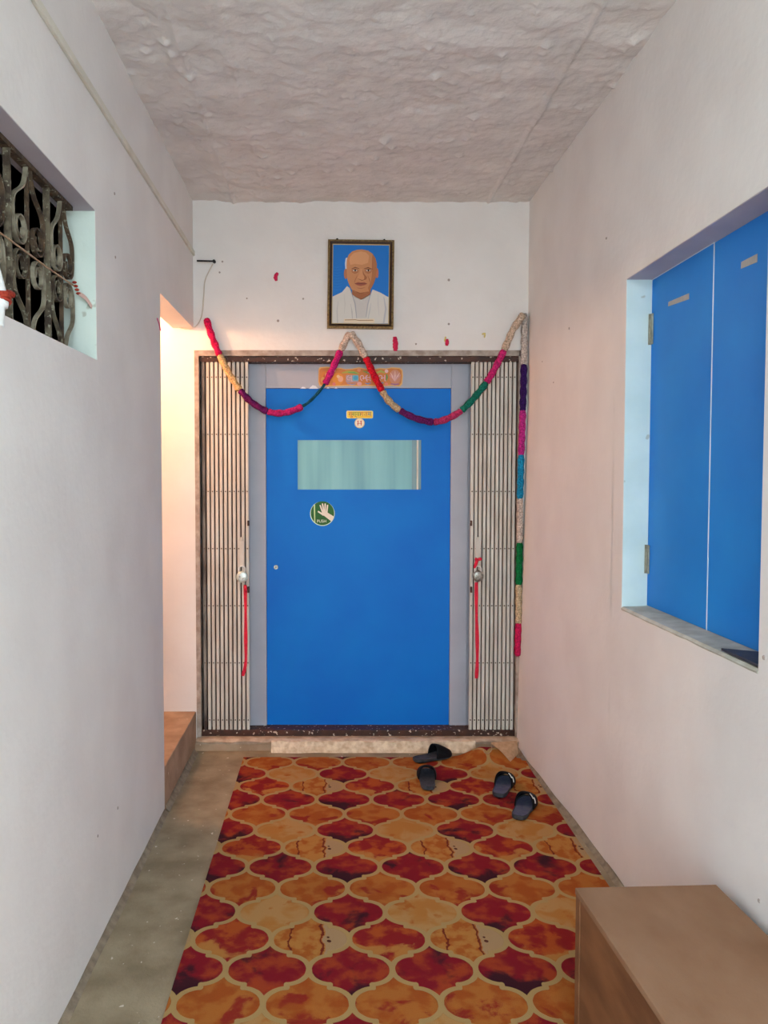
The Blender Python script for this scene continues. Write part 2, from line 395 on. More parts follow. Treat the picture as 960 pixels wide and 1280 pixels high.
lT = onY(450, 485.5, YD).z
MB().box((op0 + .024, D + .075, zb0), (fx0, D + .2, zt0)).build('jamb', 'jamb_brown', door)
MB().box((fx1, D + .075, zb0), (op1 - .01, D + .2, zt0)).build('jamb', 'jamb_brown', door)
MB().box((fx0, YF, zb0), (lx0, YF + .08, zt0), bevel=0.0015).build('frame_stile', 'frame_grey', door)
MB().box((lx1, YF, zb0), (fx1 - .028, YF + .08, zt0), bevel=0.0015).build('frame_stile', 'frame_grey', door)
MB().box((fx1 - .027, YF + .006, zb0), (fx1, YF + .08, zt0), bevel=0.0015).build('frame_stop', 'frame_grey', door)
MB().box((lx0 + .0008, YF + .001, lT), (lx1 - .0008, YF + .08, zt0), bevel=0.0015).build('frame_header', 'frame_grey', door)
# leaf with a glazed slot
gx0, gx1 = onY(372, 580, YD).x, onY(526.5, 580, YD).x
gz0, gz1 = onY(450, 612, YD).z, onY(450, 550, YD).z
lb = MB(); e = .0015
lb.box((lx0 + e, YD, zb0), (gx0, YD + .035, lT - e)); lb.box((gx1, YD, zb0), (lx1 - e, YD + .035, lT - e))
lb.box((gx0, YD, zb0), (gx1, YD + .035, gz0)); lb.box((gx0, YD, gz1), (gx1, YD + .035, lT - e))
leaf = lb.build('door_leaf', 'door_blue', door)
# frosted glass pane
m, nt, b = new_mat('frosted_teal_glass')
b.inputs['Roughness'].default_value = 0.3; b.inputs['Specular IOR Level'].default_value = 0.5
tn = nt.nodes.new('ShaderNodeTexNoise'); mp = nt.nodes.new('ShaderNodeMapping'); ge = nt.nodes.new('ShaderNodeNewGeometry')
mp.inputs['Scale'].default_value = (9, 1, 0.6); tn.inputs['Scale'].default_value = 1.0; tn.inputs['Detail'].default_value = 3
rp = nt.nodes.new('ShaderNodeValToRGB'); rp.color_ramp.elements[0].position = .35; rp.color_ramp.elements[1].position = .65
rp.color_ramp.elements[0].color = (*lin((70, 138, 150)), 1); rp.color_ramp.elements[1].color = (*lin((104, 168, 174)), 1)
nt.links.new(ge.outputs['Position'], mp.inputs['Vector']); nt.links.new(mp.outputs['Vector'], tn.inputs['Vector'])
nt.links.new(tn.outputs['Fac'], rp.inputs['Fac']); nt.links.new(rp.outputs['Color'], b.inputs['Base Color']); M['frosted'] = m
gbx = onY(515, 580, YD).x
MB().box((gx0, YD + .006, gz0), (gbx, YD + .012, gz1)).build('glass_pane', 'frosted', leaf, label='frosted teal glass pane')
M['frosted_dark'] = mat('grey_teal_glass_strip', (96, 132, 140), rough=0.2)
MB().box((gbx, YD + .008, gz0), (onY(521, 580, YD).x, YD + .014, gz1)).build('glass_strip', 'frosted_dark', leaf)
MB().box((onY(521, 580, YD).x, YD + .004, gz0), (onY(523.2, 580, YD).x, YD + .016, gz1), bevel=.001).build('glazing_bead', 'conduit', leaf)
MB().box((onY(523.2, 580, YD).x, YD + .008, gz0), (gx1, YD + .016, gz1)).build('glass_strip', 'frosted_dark', leaf)
k = onY(345, 709, YD)
kb = MB(); kb.lathe([(.013, .0), (.014, -.002), (.012, -.004)], (k.x, YD, k.z), n=20); kh = kb.build('lock_cylinder', 'lock_worn', leaf, smooth=False)
MB().box((k.x - .002, YD - .0055, k.z - .007), (k.x + .002, YD - .0038, k.z + .007)).build('keyhole', 'black', leaf)
# peeled white bits along the header edge
pb = MB()
for (xa, xb, up) in ((375, 383, 1.6), (386, 398, 3.2), (399, 404, 1.4), (408, 412, 1.2), (418, 422, 1.2)):
    a, b2 = onY(xa, 485.5, YF), onY(xb, 485.5, YF); h = up * .0047
    pb.prism([(a.x, YF - .002, a.z - .002), (b2.x, YF - .002, a.z - .002), ((a.x * .3 + b2.x * .7), YF - .004, a.z + h), ((a.x * .6 + b2.x * .4), YF - .004, a.z + h * 1.2)], (0, .0015, 0))
pb.build('peeled_film', 'white_edge', door, label='peeled white film', kind='stuff')

# ------------------------------------------------------------------ collapsible gates
def gate(name, px0, px1, nslat, label, dark_first, hasp_px):
    root = empty(name, (onY((px0 + px1) / 2, 900, D + .03).x, D + .03, opB), label=label, cat='gate', group='folded collapsible gates')
    zt, zb = onY(300, 447, D + .02).z, onY(300, 919, D + .02).z
    step = (px1 - px0) / nslat; rz = [onY(300, 471.5 + 71.4 * i, D + .02).z for i in range(7)]
    hw = 0.0087
    for i in range(nslat):
        pc = px0 + step * (i + .5)
        # the slat keeps to the picture's slight lean
        x = onY(pc, 680, D + .02).x; jy = 0.004 * random.random() * (i % 2)
        yy = D + .018 + jy
        b = MB()
        # shallow channel section with folded edges
        sec = [(-hw, .016), (-hw, .002), (-hw + .002, 0), (hw - .002, 0), (hw, .002), (hw, .016), (hw - .002, .016), (hw - .002, .003), (-hw + .002, .003), (-hw + .002, .016)]
        zj = zt - .004 * random.random()
        b.prism([(x + sx, yy + sy, zb) for sx, sy in sec], (0, 0, zj - zb))
        s = b.build('slat', 'slat_dark' if (dark_first and i == 0) else 'slat', root)
        rv = MB()
        for z in rz: rv.lathe([(.0046, .001), (.0042, -.0015), (.002, -.0028)], (x, yy, z), n=8)
        rv.build('rivets', 'rivet', s, kind='stuff')
    # folded scissor straps behind the slats
    x0, x1 = onY(px0 + 1, 680, D + .05).x, onY(px1 - 1, 680, D + .05).x
    for z in rz[:-1]:
        for sg in (0, 1):
            b = MB(); y = D + .042 + .006 * sg; za, zb2 = z, z - .30
            for q in range(3):
                xa = x0 + (x1 - x0) * (q + .1) / 3; xb = x0 + (x1 - x0) * (q + .9) / 3
                if sg: xa, xb = xb, xa
                b.strip([(xa, y, za), (xb, y, zb2)], (0.018, 0, 0), .004)
            b.build('scissor_straps', 'strap_dark', root, kind='stuff')
    # hasp plate, guide lugs
    hp = onY(hasp_px, 690, D + .01); z0, z1 = onY(300, 707, D + .01).z, onY(300, 676, D + .01).z
    MB().box((hp.x - .014, D + .010, z0), (hp.x + .014, D + .0165, z1), bevel=.0015).build('hasp_plate', 'slat', root)
    MB().box((hp.x - .008, D + .007, z1), (hp.x + .008, D + .0165, z1 + .022), bevel=.002).build('hasp_hook', 'slat', root)
    sg = 1 if hasp_px < 400 else -1
    for py_, hh in ((654, .032), (737, .036)):
        q = onY(hasp_px + sg * 8.5, py_, D + .012); MB().box((q.x - .006, D + .006, q.z - hh / 2), (q.x + .006, D + .018, q.z + hh / 2), bevel=.0015).build('stop_lug', 'rust', root, label='rusty stop lug')
    return root
gate('collapsible_gate', 252.5, 312, 11, 'folded off-white slat gate beside the side step, with stained end slat', True, 302)
gate('collapsible_gate', 587, 644, 11, 'folded off-white slat gate beside the long hanging garland', False, 597.5)
# rusty lugs on the leading slats
# ------------------------------------------------------------------ padlocks and ribbons
def padlock(px, py, face, label, rpx, dy):
    yb = D - .004
    c = onY(px, py, yb); root = empty('padlock', (c.x, yb, c.z - rpx), label=label, cat='padlock', group='round padlocks on the gates')
    MB().lathe([(rpx * .93, .012), (rpx, .009), (rpx, -.006), (rpx * .94, -.010), (rpx * .6, -.0125), (.002, -.013)], (c.x, yb, c.z), n=32).build('lock_body', face, root, smooth=True)
    w = rpx * .55; top = c.z + rpx + dy
    pts = [(c.x - w, yb, c.z + rpx * .6)] + [(c.x - w * math.cos(a), yb, top - w + w * math.sin(a)) for a in [math.pi * i / 12 for i in range(13)]] + [(c.x + w, yb, c.z + rpx * .6)]
    MB().tube(pts, .0045, n=10).build('shackle', 'chrome', root, smooth=True)
    MB().lathe([(.006, -.0125), (.006, -.0142), (.004, -.0145)], (c.x - rpx * .35, yb, c.z + rpx * .1), n=14).build('key_cover', 'lock_worn', root)
    MB().strip([(c.x + rpx * .05, yb - .014, c.z - rpx * .35), (c.x + rpx * .55, yb - .0135, c.z - rpx * .1)], (0, 0, .006), .001).build('stamped_mark', 'lock_worn', root)
    return c
padlock(302.5, 721, 'lock_face', 'round pale padlock hanging from the gate beside the side step', .034, .030)
padlock(597.5, 720, 'lock_worn', 'round worn steel padlock with a red knot behind its shackle', .033, .026)
def ribbon(pts, label, wd, knot=None):
    P = [onY(x, y, D + .002 - (.002 * (i % 2))) for i, (x, y) in enumerate(pts)]
    P = smooth_path(P, 8)
    root = empty('ribbon', P[-1], label=label, cat='ribbon', group='red ribbons tied to the gates')
    MB().strip(P, [Vector((wd * (1 + .15 * math.sin(i * .5)), .003 * math.sin(i * .7), 0)) for i in range(len(P))], .0022).build('strip', 'red_ribbon', root)
    for i, (kx, ky, dx, dy) in enumerate(knot or []):
        a, b2 = onY(kx, ky, D - .012), onY(kx + dx, ky + dy, D - .016)
        MB().tube(smooth_path([a, (a + b2) / 2 + Vector((0, -.006, .004)), b2], 4), [.004 + .004 * math.sin(math.pi * j / 8) + .002 for j in range(9)], n=8).build('knot_loop', 'red_ribbon', root, smooth=True)
    return root
ribbon([(306.5, 731), (307, 760), (307.2, 800), (307, 829), (303.5, 845)], 'red ribbon hanging below the pale padlock', .018, [(307, 733, 0, 8)])
ribbon([(595.5, 728), (595.5, 760), (596.5, 800), (596.5, 830), (595.5, 848)], 'red ribbon hanging below the worn padlock', .019, [(593, 710, 4, -10), (597, 700, 5, -1), (596, 702, -2, -4)])
# ------------------------------------------------------------------ stickers
def px_poly(pts, Y): return [onY(x, y, Y) for x, y in pts]
def ell(cx, cy, rx, ry, n=32, a0=0, a1=2 * math.pi): return [(cx + rx * math.cos(a0 + (a1 - a0) * i / n), cy + ry * math.sin(a0 + (a1 - a0) * i / n)) for i in range(n)]
def rrect(x0, y0, x1, y1, r, n=5):
    out = []
    for cx, cy, a in ((x1 - r, y1 - r, 0), (x0 + r, y1 - r, .5), (x0 + r, y0 + r, 1), (x1 - r, y0 + r, 1.5)):
        out += [(cx + r * math.cos(math.pi * (a + .5 * i / n)), cy + r * math.sin(math.pi * (a + .5 * i / n))) for i in range(n + 1)]
    return out
def stroke(pts, w):
    """outline polygon of a px stroke"""
    pts = [Vector((p[0], p[1])) for p in pts]; L = []; Rr = []
    for i, p in enumerate(pts):
        t = (pts[min(i + 1, len(pts) - 1)] - pts[max(i - 1, 0)]).normalized(); nn = Vector((-t.y, t.x))
        ww = w[i] if isinstance(w, (list, tuple)) else w
        L.append(tuple(p + nn * ww / 2)); Rr.append(tuple(p - nn * ww / 2))
    return L + Rr[::-1]
class Print:
    """flat print: coloured shapes laid in order on a plane facing -Y"""
    def __init__(s, tomap, Y): s.map = tomap; s.Y = Y; s.mb = MB(); s.mats = []; s.k = 0
    def shape(s, poly, color, name=None):
        key = 'print_%d_%d_%d' % tuple(color)
        if key not in M: M[key] = flat(key, color)
        if key not in s.mats: s.mats.append(key)
        s.k += 1; y = s.Y - .00012 * s.k
        pts = [s.map(x, q) for x, q in poly]
        bm = bmesh.new(); V = [bm.verts.new((p[0], y, p[1])) for p in pts]; f = bm.faces.new(V)
        bmesh.ops.triangulate(bm, faces=[f]); bm.verts.index_update()
        s.mb.add([v.co.copy() for v in bm.verts], [[v.index for v in q.verts] for q in bm.faces], s.mats.index(key)); bm.free()
    def text(s, txt, size, cx, cy, color):
        key = 'print_%d_%d_%d' % tuple(color)
        if key not in M: M[key] = flat(key, color)
        if key not in s.mats: s.mats.append(key)
        s.k += 1; c = s.map(cx, cy); v, f = text_geo(txt, size, (c[0], c[1]), s.Y - .00012 * s.k)
        s.mb.add(v, f, s.mats.index(key))
def mp_at(Y): return lambda x, y: (lambda p: (p.x, p.z))(onY(x, y, Y))
S1 = 1 / 212.0
# round green PUSH sticker (crop frame: 19.2 crop px per picture px, origin 380,620)
Ys = YD - .0006
cm = lambda x, y: mp_at(Ys)(380 + x / 19.2, 620 + y / 19.2)
rt = empty('push_sticker', onY(403, 658, Ys), label='round green sticker with a white hand reading PUSH', cat='sticker')
MB().lathe([(.0745, 0), (.0745, -.0008)], (onY(403, 642, Ys).x, Ys + .0004, onY(403, 642, Ys).z), n=48).build('white_rim', flat('sticker_mint', (196, 226, 206)), rt)
pr = Print(cm, Ys - .0005)
pr.shape(ell(442, 412, 280, 286, 48), (20, 92, 22))
pr.shape([(232, 215), (266, 200), (272, 640), (246, 622)], (178, 208, 150))
skin = (232, 222, 206)
pr.shape([(425, 400), (440, 370), (560, 370), (568, 400), (715, 492), (690, 560), (652, 606), (490, 480), (470, 470), (430, 440)], skin)
for a, b2, w0 in (((450, 400), (388, 225), 30), ((478, 390), (444, 190), 32), ((506, 390), (508, 188), 32), ((545, 395), (566, 222), 32), ((470, 455), (342, 372), 36)):
    mid = ((a[0] + b2[0]) / 2, (a[1] + b2[1]) / 2)
    dx, dy = b2[0] - a[0], b2[1] - a[1]; L = math.hypot(dx, dy); tip = (b2[0] + dx / L * 12, b2[1] + dy / L * 12)
    pr.shape(stroke([a, mid, b2, tip], [w0 + 8, w0 + 2, w0, w0 * .5]), skin)
pr.text('PUSH', .0245, 424, 606, (226, 236, 214))
pr.mb.build('printed_face', pr.mats, rt)
# small yellow welcome sticker with letters
rt = empty('greeting_sticker', onY(449, 523, Ys), label='small yellow sticker with coloured lettering on the door', cat='sticker')
pr = Print(mp_at(Ys), Ys)
pr.shape(rrect(433, 513.4, 466.3, 523, 1.8), (226, 222, 170)); pr.shape(rrect(434, 514.2, 465.5, 522.4, 1.4), (232, 204, 70))
pr.shape([(436, 520), (448, 520.6), (464, 519.6), (465, 521.5), (450, 522), (436, 521.8)], (236, 190, 40))
hl = [(170, 60, 60), (60, 120, 60), (190, 60, 60), (180, 70, 60), (60, 90, 150)]
for i, (tx, cx) in enumerate((('सु', 438.2), ('स्वा', 445.6), ('ग', 452.4), ('त', 457.2), ('म', 461.8))):
    pr.text(tx, .036, cx, 517.8, hl[i])
pr.mb.build('printed_face', pr.mats, rt)
rt = empty('number_sticker', onY(449.5, 535, Ys), label='small round cream sticker with a red mark under the yellow one', cat='sticker')
pr = Print(mp_at(Ys), Ys - .0001)
pr.shape(ell(449.5, 529, 6.3, 6.2, 28), (214, 196, 140)); pr.shape(ell(449.5, 529, 5.5, 5.4, 28), (238, 228, 204))
for poly in (stroke([(447.8, 526), (447.6, 529), (447.2, 532)], 1.0), stroke([(451.4, 526), (451.2, 529), (451.6, 532)], 1.0), stroke([(446.4, 526.6), (448.4, 526)], .9), stroke([(450, 526.8), (452.6, 526)], .9), stroke([(446.4, 529.4), (452.4, 529)], .7)):
    pr.shape(poly, (200, 96, 84))
pr.mb.build('printed_face', pr.mats, rt)
# ornate header sticker: crop frame 8 px per px, origin 390,450
Yh = YF - .0008
cm = lambda x, y: mp_at(Yh)(390 + x / 8.0, 450 + y / 8.0)
rt = empty('ornate_sticker', onY(450, 484, Yh), label='long ornate orange and gold sticker on the door header', cat='sticker')
pr = Print(cm, Yh)
edge = [(65, 90), (80, 72), (150, 66), (240, 82), (275, 76), (330, 90), (400, 86), (470, 72), (540, 88), (620, 90), (680, 80), (740, 84), (800, 72), (880, 78), (905, 100), (910, 160), (902, 240), (880, 266), (800, 258), (700, 266), (560, 258), (470, 264), (380, 258), (250, 262), (120, 268), (75, 258), (62, 220), (68, 150)]
pr.shape(edge, (226, 176, 104))
ctr = (486, 168)
pr.shape([(ctr[0] + (x - ctr[0]) * .975, ctr[1] + (y - ctr[1]) * .88) for x, y in edge], (206, 128, 62))
for (x, y, rx, ry, c) in ((150, 170, 60, 66, (212, 130, 50)), (150, 178, 40, 48, (196, 100, 56)), (150, 150, 20, 22, (226, 176, 120)), (260, 190, 56, 60, (222, 144, 52)), (285, 190, 26, 30, (226, 170, 140)), (262, 165, 16, 16, (232, 196, 150)), (110, 200, 22, 30, (214, 160, 90)), (220, 105, 17, 17, (226, 170, 150)), (220, 240, 16, 16, (216, 120, 120)), (470, 100, 18, 18, (222, 150, 110)), (474, 238, 24, 20, (220, 160, 150)), (745, 112, 18, 18, (228, 190, 190)), (742, 242, 18, 16, (222, 130, 110)), (830, 170, 58, 74, (204, 140, 110))):
    pr.shape(ell(x, y, rx, ry, 20), c)
pr.shape(stroke([(300, 130), (360, 118), (420, 124), (470, 136)], [10, 26, 26, 8]), (172, 170, 70)); pr.shape(stroke([(360, 126), (420, 128), (455, 140)], [8, 16, 6]), (110, 170, 90))
pr.shape(stroke([(510, 110), (560, 130), (600, 128)], [10, 20, 8]), (140, 160, 80)); pr.shape(stroke([(640, 130), (690, 112), (730, 130)], [10, 24, 10]), (168, 176, 80))
pr.shape(rrect(338, 150, 466, 226, 14), (176, 150, 150)); pr.shape(rrect(404, 152, 464, 208, 10), (110, 176, 196)); pr.shape(ell(436, 180, 22, 22, 16), (70, 160, 200))
lil = (214, 178, 190)
for (tx, x, y, sz) in (('લ', 374, 184, .060), ('ભ', 516, 184, .062), ('લે', 560, 182, .060), ('ભ', 700, 182, .060)):
    pr.text(tx, sz, x, y, lil)
pr.shape(stroke([(350, 232), (400, 246), (440, 238)], [5, 10, 5]), (120, 140, 190)); pr.shape(stroke([(530, 232), (560, 240), (590, 226)], [6, 14, 5]), (110, 140, 190)); pr.shape(stroke([(690, 232), (715, 226)], [14, 10]), (100, 140, 180))
pr.shape(stroke([(745, 140), (752, 175), (744, 208)], [8, 14, 8]), (90, 150, 80))
for i in range(7):
    a = -1.2 + 2.4 * i / 6
    pr.shape(stroke([(830, 215), (830 + 30 * math.sin(a), 180 - 10 * math.cos(a)), (830 + 62 * math.sin(a), 172 - 62 * math.cos(a))], [6, 15, 4]), (226, 190, 180) if i % 2 else (206, 150, 150))
pr.shape(stroke([(785, 240), (830, 246), (870, 240)], [8, 16, 8]), (150, 100, 150))
pr.mb.build('printed_face', pr.mats, rt)

# ------------------------------------------------------------------ portrait
YP = D - .022
fc = onY(450, 355, YP)
root = empty('framed_portrait', (fc.x, YP, onY(450, 411, YP).z), label='gold-framed picture of a bald man in a white shawl on blue', cat='picture')
rot = R(1.0)
# crop frame: 8 px per px, origin 390,280; straightened about its centre
def cp(x, y):
    px, py = 390 + x / 8.0, 280 + y / 8.0
    p = onY(px, py, YP); return (p.x, p.z)
L0, R0, T0, B0 = 156, 818, 160, 1046
def shear(u, v):   # u,v in the straight frame -> picture (about 1 degree turn)
    return (u + (603 - v) * .012, v + (u - 487) * .013)
def ring(name, a, b2, yo, yi, m_):
    """picture-frame moulding between inset a and inset b2 (crop px)"""
    b = MB()
    O = [shear(*q) for q in ((L0 + a, T0 + a), (R0 - a, T0 + a), (R0 - a, B0 - a), (L0 + a, B0 - a))]
    I = [shear(*q) for q in ((L0 + b2, T0 + b2), (R0 - b2, T0 + b2), (R0 - b2, B0 - b2), (L0 + b2, B0 - b2))]
    for i in range(4):
        j = (i + 1) % 4; q = [cp(*O[i]), cp(*O[j]), cp(*I[j]), cp(*I[i])]
        vv = [(q[0][0], yo, q[0][1]), (q[1][0], yo, q[1][1]), (q[2][0], yi, q[2][1]), (q[3][0], yi, q[3][1])]
        b.add(vv + [(x, D - .001, z) for x, y, z in vv], [(0, 1, 2, 3), (7, 6, 5, 4), (0, 4, 5, 1), (1, 5, 6, 2), (2, 6, 7, 3), (3, 7, 4, 0)])
    return b.build(name, m_, root)
ring('outer_moulding', 0, 20, YP - .006, YP - .012, 'gold'); ring('inner_moulding', 20, 44, YP - .011, YP - .004, 'dark_wood'); ring('gold_slip', 44, 51, YP - .005, YP - .003, 'gold_line')
pr = Print(lambda x, y: cp(*(x, y)), YP - .0005)
bg = [shear(*q) for q in ((L0 + 50, T0 + 50), (R0 - 50, T0 + 50), (R0 - 50, B0 - 50), (L0 + 50, B0 - 50))]
pr.shape(bg, (0, 112, 200))
for i in range(9):
    y = 430 + i * 28; pr.shape(stroke([(212, y), (250, y + 6), (300, y - 4)], [2, 5, 2]), (20, 126, 210))
cloth = (206, 204, 198)
pr.shape([(204, 728), (300, 682), (350, 622), (376, 640), (402, 712), (490, 762), (580, 712), (606, 655), (690, 690), (752, 726), (766, 730), (764, 995), (202, 995)], cloth)
pr.shape([(408, 716), (490, 770), (578, 716), (560, 820), (546, 940), (446, 940), (432, 800)], (196, 192, 188))
for p, w0, c in (([(376, 640), (405, 720), (432, 800), (446, 945)], [4, 9, 10, 6], (160, 164, 170)), ([(602, 665), (580, 720), (556, 810), (540, 930)], [4, 9, 10, 6], (164, 168, 174)), ([(262, 770), (250, 870), (256, 990)], [3, 10, 12], (186, 186, 184)), ([(718, 730), (738, 850), (716, 992)], [6, 18, 16], (176, 180, 186)), ([(386, 800), (402, 880), (404, 960)], [3, 9, 6], (180, 180, 178)), ([(590, 790), (574, 880), (560, 950)], [3, 9, 6], (178, 182, 186)), ([(320, 700), (330, 800), (322, 900)], [3, 8, 3], (192, 190, 186)), ([(660, 700), (660, 800), (672, 920)], [3, 8, 3], (190, 190, 190))):
    pr.shape(stroke(p, w0), c)
sk = (196, 134, 88); skl = (212, 152, 106); skd = (160, 98, 58); dk = (110, 62, 36)
pr.shape(ell(338, 500, 19, 52, 20), (176, 112, 72)); pr.shape(ell(650, 492, 15, 50, 20), (186, 110, 80))
pr.shape([(336, 345), (350, 336), (362, 380), (350, 450), (334, 450), (329, 400)], (206, 212, 216))
pr.shape([(400, 640), (590, 630), (582, 706), (540, 728), (490, 756), (440, 732), (402, 704)], skd)
face = [(348, 480), (344, 420), (348, 360), (366, 310), (402, 276), (450, 260), (500, 256), (560, 268), (606, 300), (634, 345), (648, 400), (646, 470), (636, 540), (618, 596), (594, 640), (570, 676), (530, 690), (480, 690), (430, 680), (395, 655), (372, 610), (354, 560)]
pr.shape(face, sk)
pr.shape([(380, 330), (420, 290), (490, 276), (540, 286), (570, 320), (560, 390), (500, 410), (430, 400), (384, 410), (372, 370)], skl)
pr.shape([(606, 300), (634, 345), (648, 400), (646, 470), (636, 540), (618, 596), (594, 640), (570, 676), (560, 640), (590, 570), (600, 500), (606, 420), (600, 350)], (172, 108, 64))
pr.shape(stroke([(395, 452), (430, 436), (472, 448)], [5, 10, 5]), dk); pr.shape(stroke([(520, 450), (560, 438), (604, 454)], [5, 10, 5]), dk)
for ex in (430, 562):
    pr.shape(ell(ex, 472, 36, 24, 20), (176, 112, 70)); pr.shape(ell(ex, 466, 24, 9, 16), (206, 190, 172)); pr.shape(ell(ex + 2, 466, 9, 10, 14), (56, 36, 28)); pr.shape(stroke([(ex - 28, 464), (ex, 454), (ex + 28, 464)], [3, 6, 3]), dk); pr.shape(stroke([(ex - 26, 488), (ex, 496), (ex + 26, 486)], [2, 5, 2]), skd)
pr.shape([(484, 450), (500, 450), (516, 500), (548, 535), (540, 556), (500, 566), (462, 552), (456, 534), (474, 500)], (206, 144, 98))
pr.shape([(506, 460), (520, 500), (550, 536), (542, 556), (520, 556), (524, 530), (508, 500)], skd); pr.shape(stroke([(462, 550), (500, 566), (544, 552)], [3, 7, 3]), (128, 72, 42))
pr.shape(stroke([(452, 520), (432, 560), (424, 590)], [3, 6, 3]), skd); pr.shape(stroke([(556, 520), (576, 560), (580, 590)], [3, 7, 3]), skd)
pr.shape([(424, 598), (460, 584), (490, 588), (524, 584), (552, 600), (524, 614), (488, 622), (452, 614)], (158, 84, 62)); pr.shape(stroke([(428, 596), (490, 598), (548, 600)], [3, 6, 3]), (96, 48, 34))
pr.shape(stroke([(450, 640), (490, 648), (530, 638)], [3, 7, 3]), skd); pr.shape(stroke([(410, 665), (480, 696), (560, 680)], [3, 8, 3]), (136, 78, 44))
pr.shape([(318, 950), (624, 950), (624, 990), (318, 990)], (222, 206, 180)); pr.shape(stroke([(328, 962), (430, 960), (470, 966), (612, 964)], [7, 7, 7, 7]), (150, 112, 78))
pr.mb.build('painted_print', pr.mats, root)
for px, py in ((421.5, 298.5), (480.5, 299.5)):
    p = onY(px, py, YP); MB().lathe([(.006, .0), (.007, -.008), (.004, -.012)], (p.x, D - .004, p.z), n=12).build('hanging_nail', 'black', root)

# ------------------------------------------------------------------ garlands
def garland(pts, cuts, cols, label, Y, r0, thin=(), name='garland'):
    P = [onY(q[0], q[1], Y - (q[2] if len(q) > 2 else 0)) for q in pts]
    path = smooth_path(P, 10); n = len(pts) - 1
    # resample evenly
    cum = [0]
    for a, b in zip(path, path[1:]): cum.append(cum[-1] + (b - a).length)
    st = .0035; N = int(cum[-1] / st); res = []; par = []; j = 0
    for i in range(N + 1):
        d = cum[-1] * i / N
        while j < len(cum) - 2 and cum[j + 1] < d: j += 1
        t = (d - cum[j]) / max(1e-9, cum[j + 1] - cum[j]); res.append(path[j].lerp(path[j + 1], t)); par.append((j + t) / 10)
    root = empty(name, min(P, key=lambda q: q.z), label=label, cat='garland')
    bounds = [0] + cuts + [n]
    for s in range(len(cols)):
        idx = [i for i in range(N + 1) if bounds[s] - .02 <= par[i] <= bounds[s + 1] + .02]
        seg = [res[i] for i in idx]; m0 = len(seg) - 1
        rr = r0 * (.45 if s in thin else 1.0)
        def rf(i, th, m0=m0, rr=rr, s=s):
            e2 = min(1, (min(i, m0 - i) + 1.2) / 3)
            return rr * e2 ** .5 * (1 + .22 * math.sin(3 * th + i * .9) * math.sin(i * 1.25 + th) + .10 * noise.noise(Vector((i * .12, s * 3, th * .6))))
        key = 'yarn_%d_%d_%d' % cols[s]
        if key not in M:
            c = cols[s]; M[key] = mat(key, c, tuple(int(q * .66) for q in c), scale=110, detail=4, rough=0.9, bump=0.9, bscale=220, spec=0.15)
        MB().tube(seg, rr, n=14, rf=rf).build('yarn_segment', key, root, smooth=True)
    return root
YG = D - .026
garland([(258, 398), (264, 418), (274.5, 444), (286, 466), (300, 487.5), (315, 503), (335, 514.5), (356, 516), (378, 508), (392, 497), (406, 480), (416, 460), (426, 438), (432, 426), (437.5, 416)],
        [2, 4, 6, 8, 10, 12], [(232, 28, 92), (240, 196, 140), (110, 26, 96), (210, 44, 120), (24, 84, 104), (216, 40, 128), (232, 206, 190)],
        'yarn garland swag starting pink beside the side opening', YG, .0185, thin=(4,))
garland([(438, 416, .042), (447, 428, .02), (457, 447), (467, 468), (478, 489), (486, 501), (500, 513), (520, 523), (542, 527.5), (560, 523), (577, 513), (593, 497), (608, 478), (619, 460), (630, 438), (641, 413, .02), (655, 392, .042)],
        [2, 4, 6, 8, 10, 12, 14], [(236, 212, 194), (226, 28, 52), (218, 188, 150), (122, 36, 110), (206, 60, 112), (28, 128, 110), (220, 48, 126), (226, 200, 178)],
        'yarn garland swag with red and green lengths ending at the corner', YG - .002, .0190)
garland([(655.5, 392), (655, 456), (653.5, 513), (651.5, 569), (650, 623), (649.5, 678), (648.5, 731), (648, 779), (647, 820)],
        [1, 2, 3, 4, 5, 6, 7], [(222, 206, 196), (58, 28, 100), (204, 52, 150), (30, 150, 200), (224, 206, 194), (16, 128, 70), (222, 196, 160), (220, 36, 96)],
        'straight yarn garland hanging down the corner beside the gate', D - .0215, .0185)

# scraps of garland yarn and paper still stuck to the wall
def scrap(pts, w0, m_, label, name='paper_scrap', Y=D - .003):
    P = smooth_path([onY(x, y, Y) for x, y in pts], 5); nn = len(P) - 1
    b = MB(); b.tube(P, w0, n=9, rf=lambda i, th: w0 * (.55 + .45 * math.sin(math.pi * min(1, max(0, (i + .6) / (nn + 1.2))))) * (1 + .35 * noise.noise(Vector((i * .9, th, w0 * 999)))))
    return b.build(name, m_, smooth=False, label=label, cat='scrap')
scrap([(347, 341), (344.5, 346), (345.5, 351)], .011, 'pink_scrap', 'pink scrap stuck on the wall between the nail and the portrait')
scrap([(493.5, 421), (494.2, 430), (494.5, 439)], .0155, 'pink_scrap', 'long pink scrap stuck just above the door track below the portrait')
scrap([(558.5, 424), (559, 428), (558, 432)], .011, 'pink_scrap', 'short pink and yellow scrap stuck above the door track')
scrap([(557, 421), (556, 427)], .005, 'yellow_scrap', 'tiny yellow paper shred beside the short pink scrap')
scrap([(602.5, 418), (606, 417), (605.5, 422)], .005, 'yellow_scrap', 'yellow paper shred on the wall near the garland corner')
pk = [onX(196.5, 398, XL + .003), onX(199, 405, XL + .003), onX(200.5, 413, XL + .003)]
MB().tube(smooth_path(pk, 5), .0035, n=8).build('paper_scrap', 'faded_scrap', label='pink scrap on the edge of the side opening', cat='scrap')

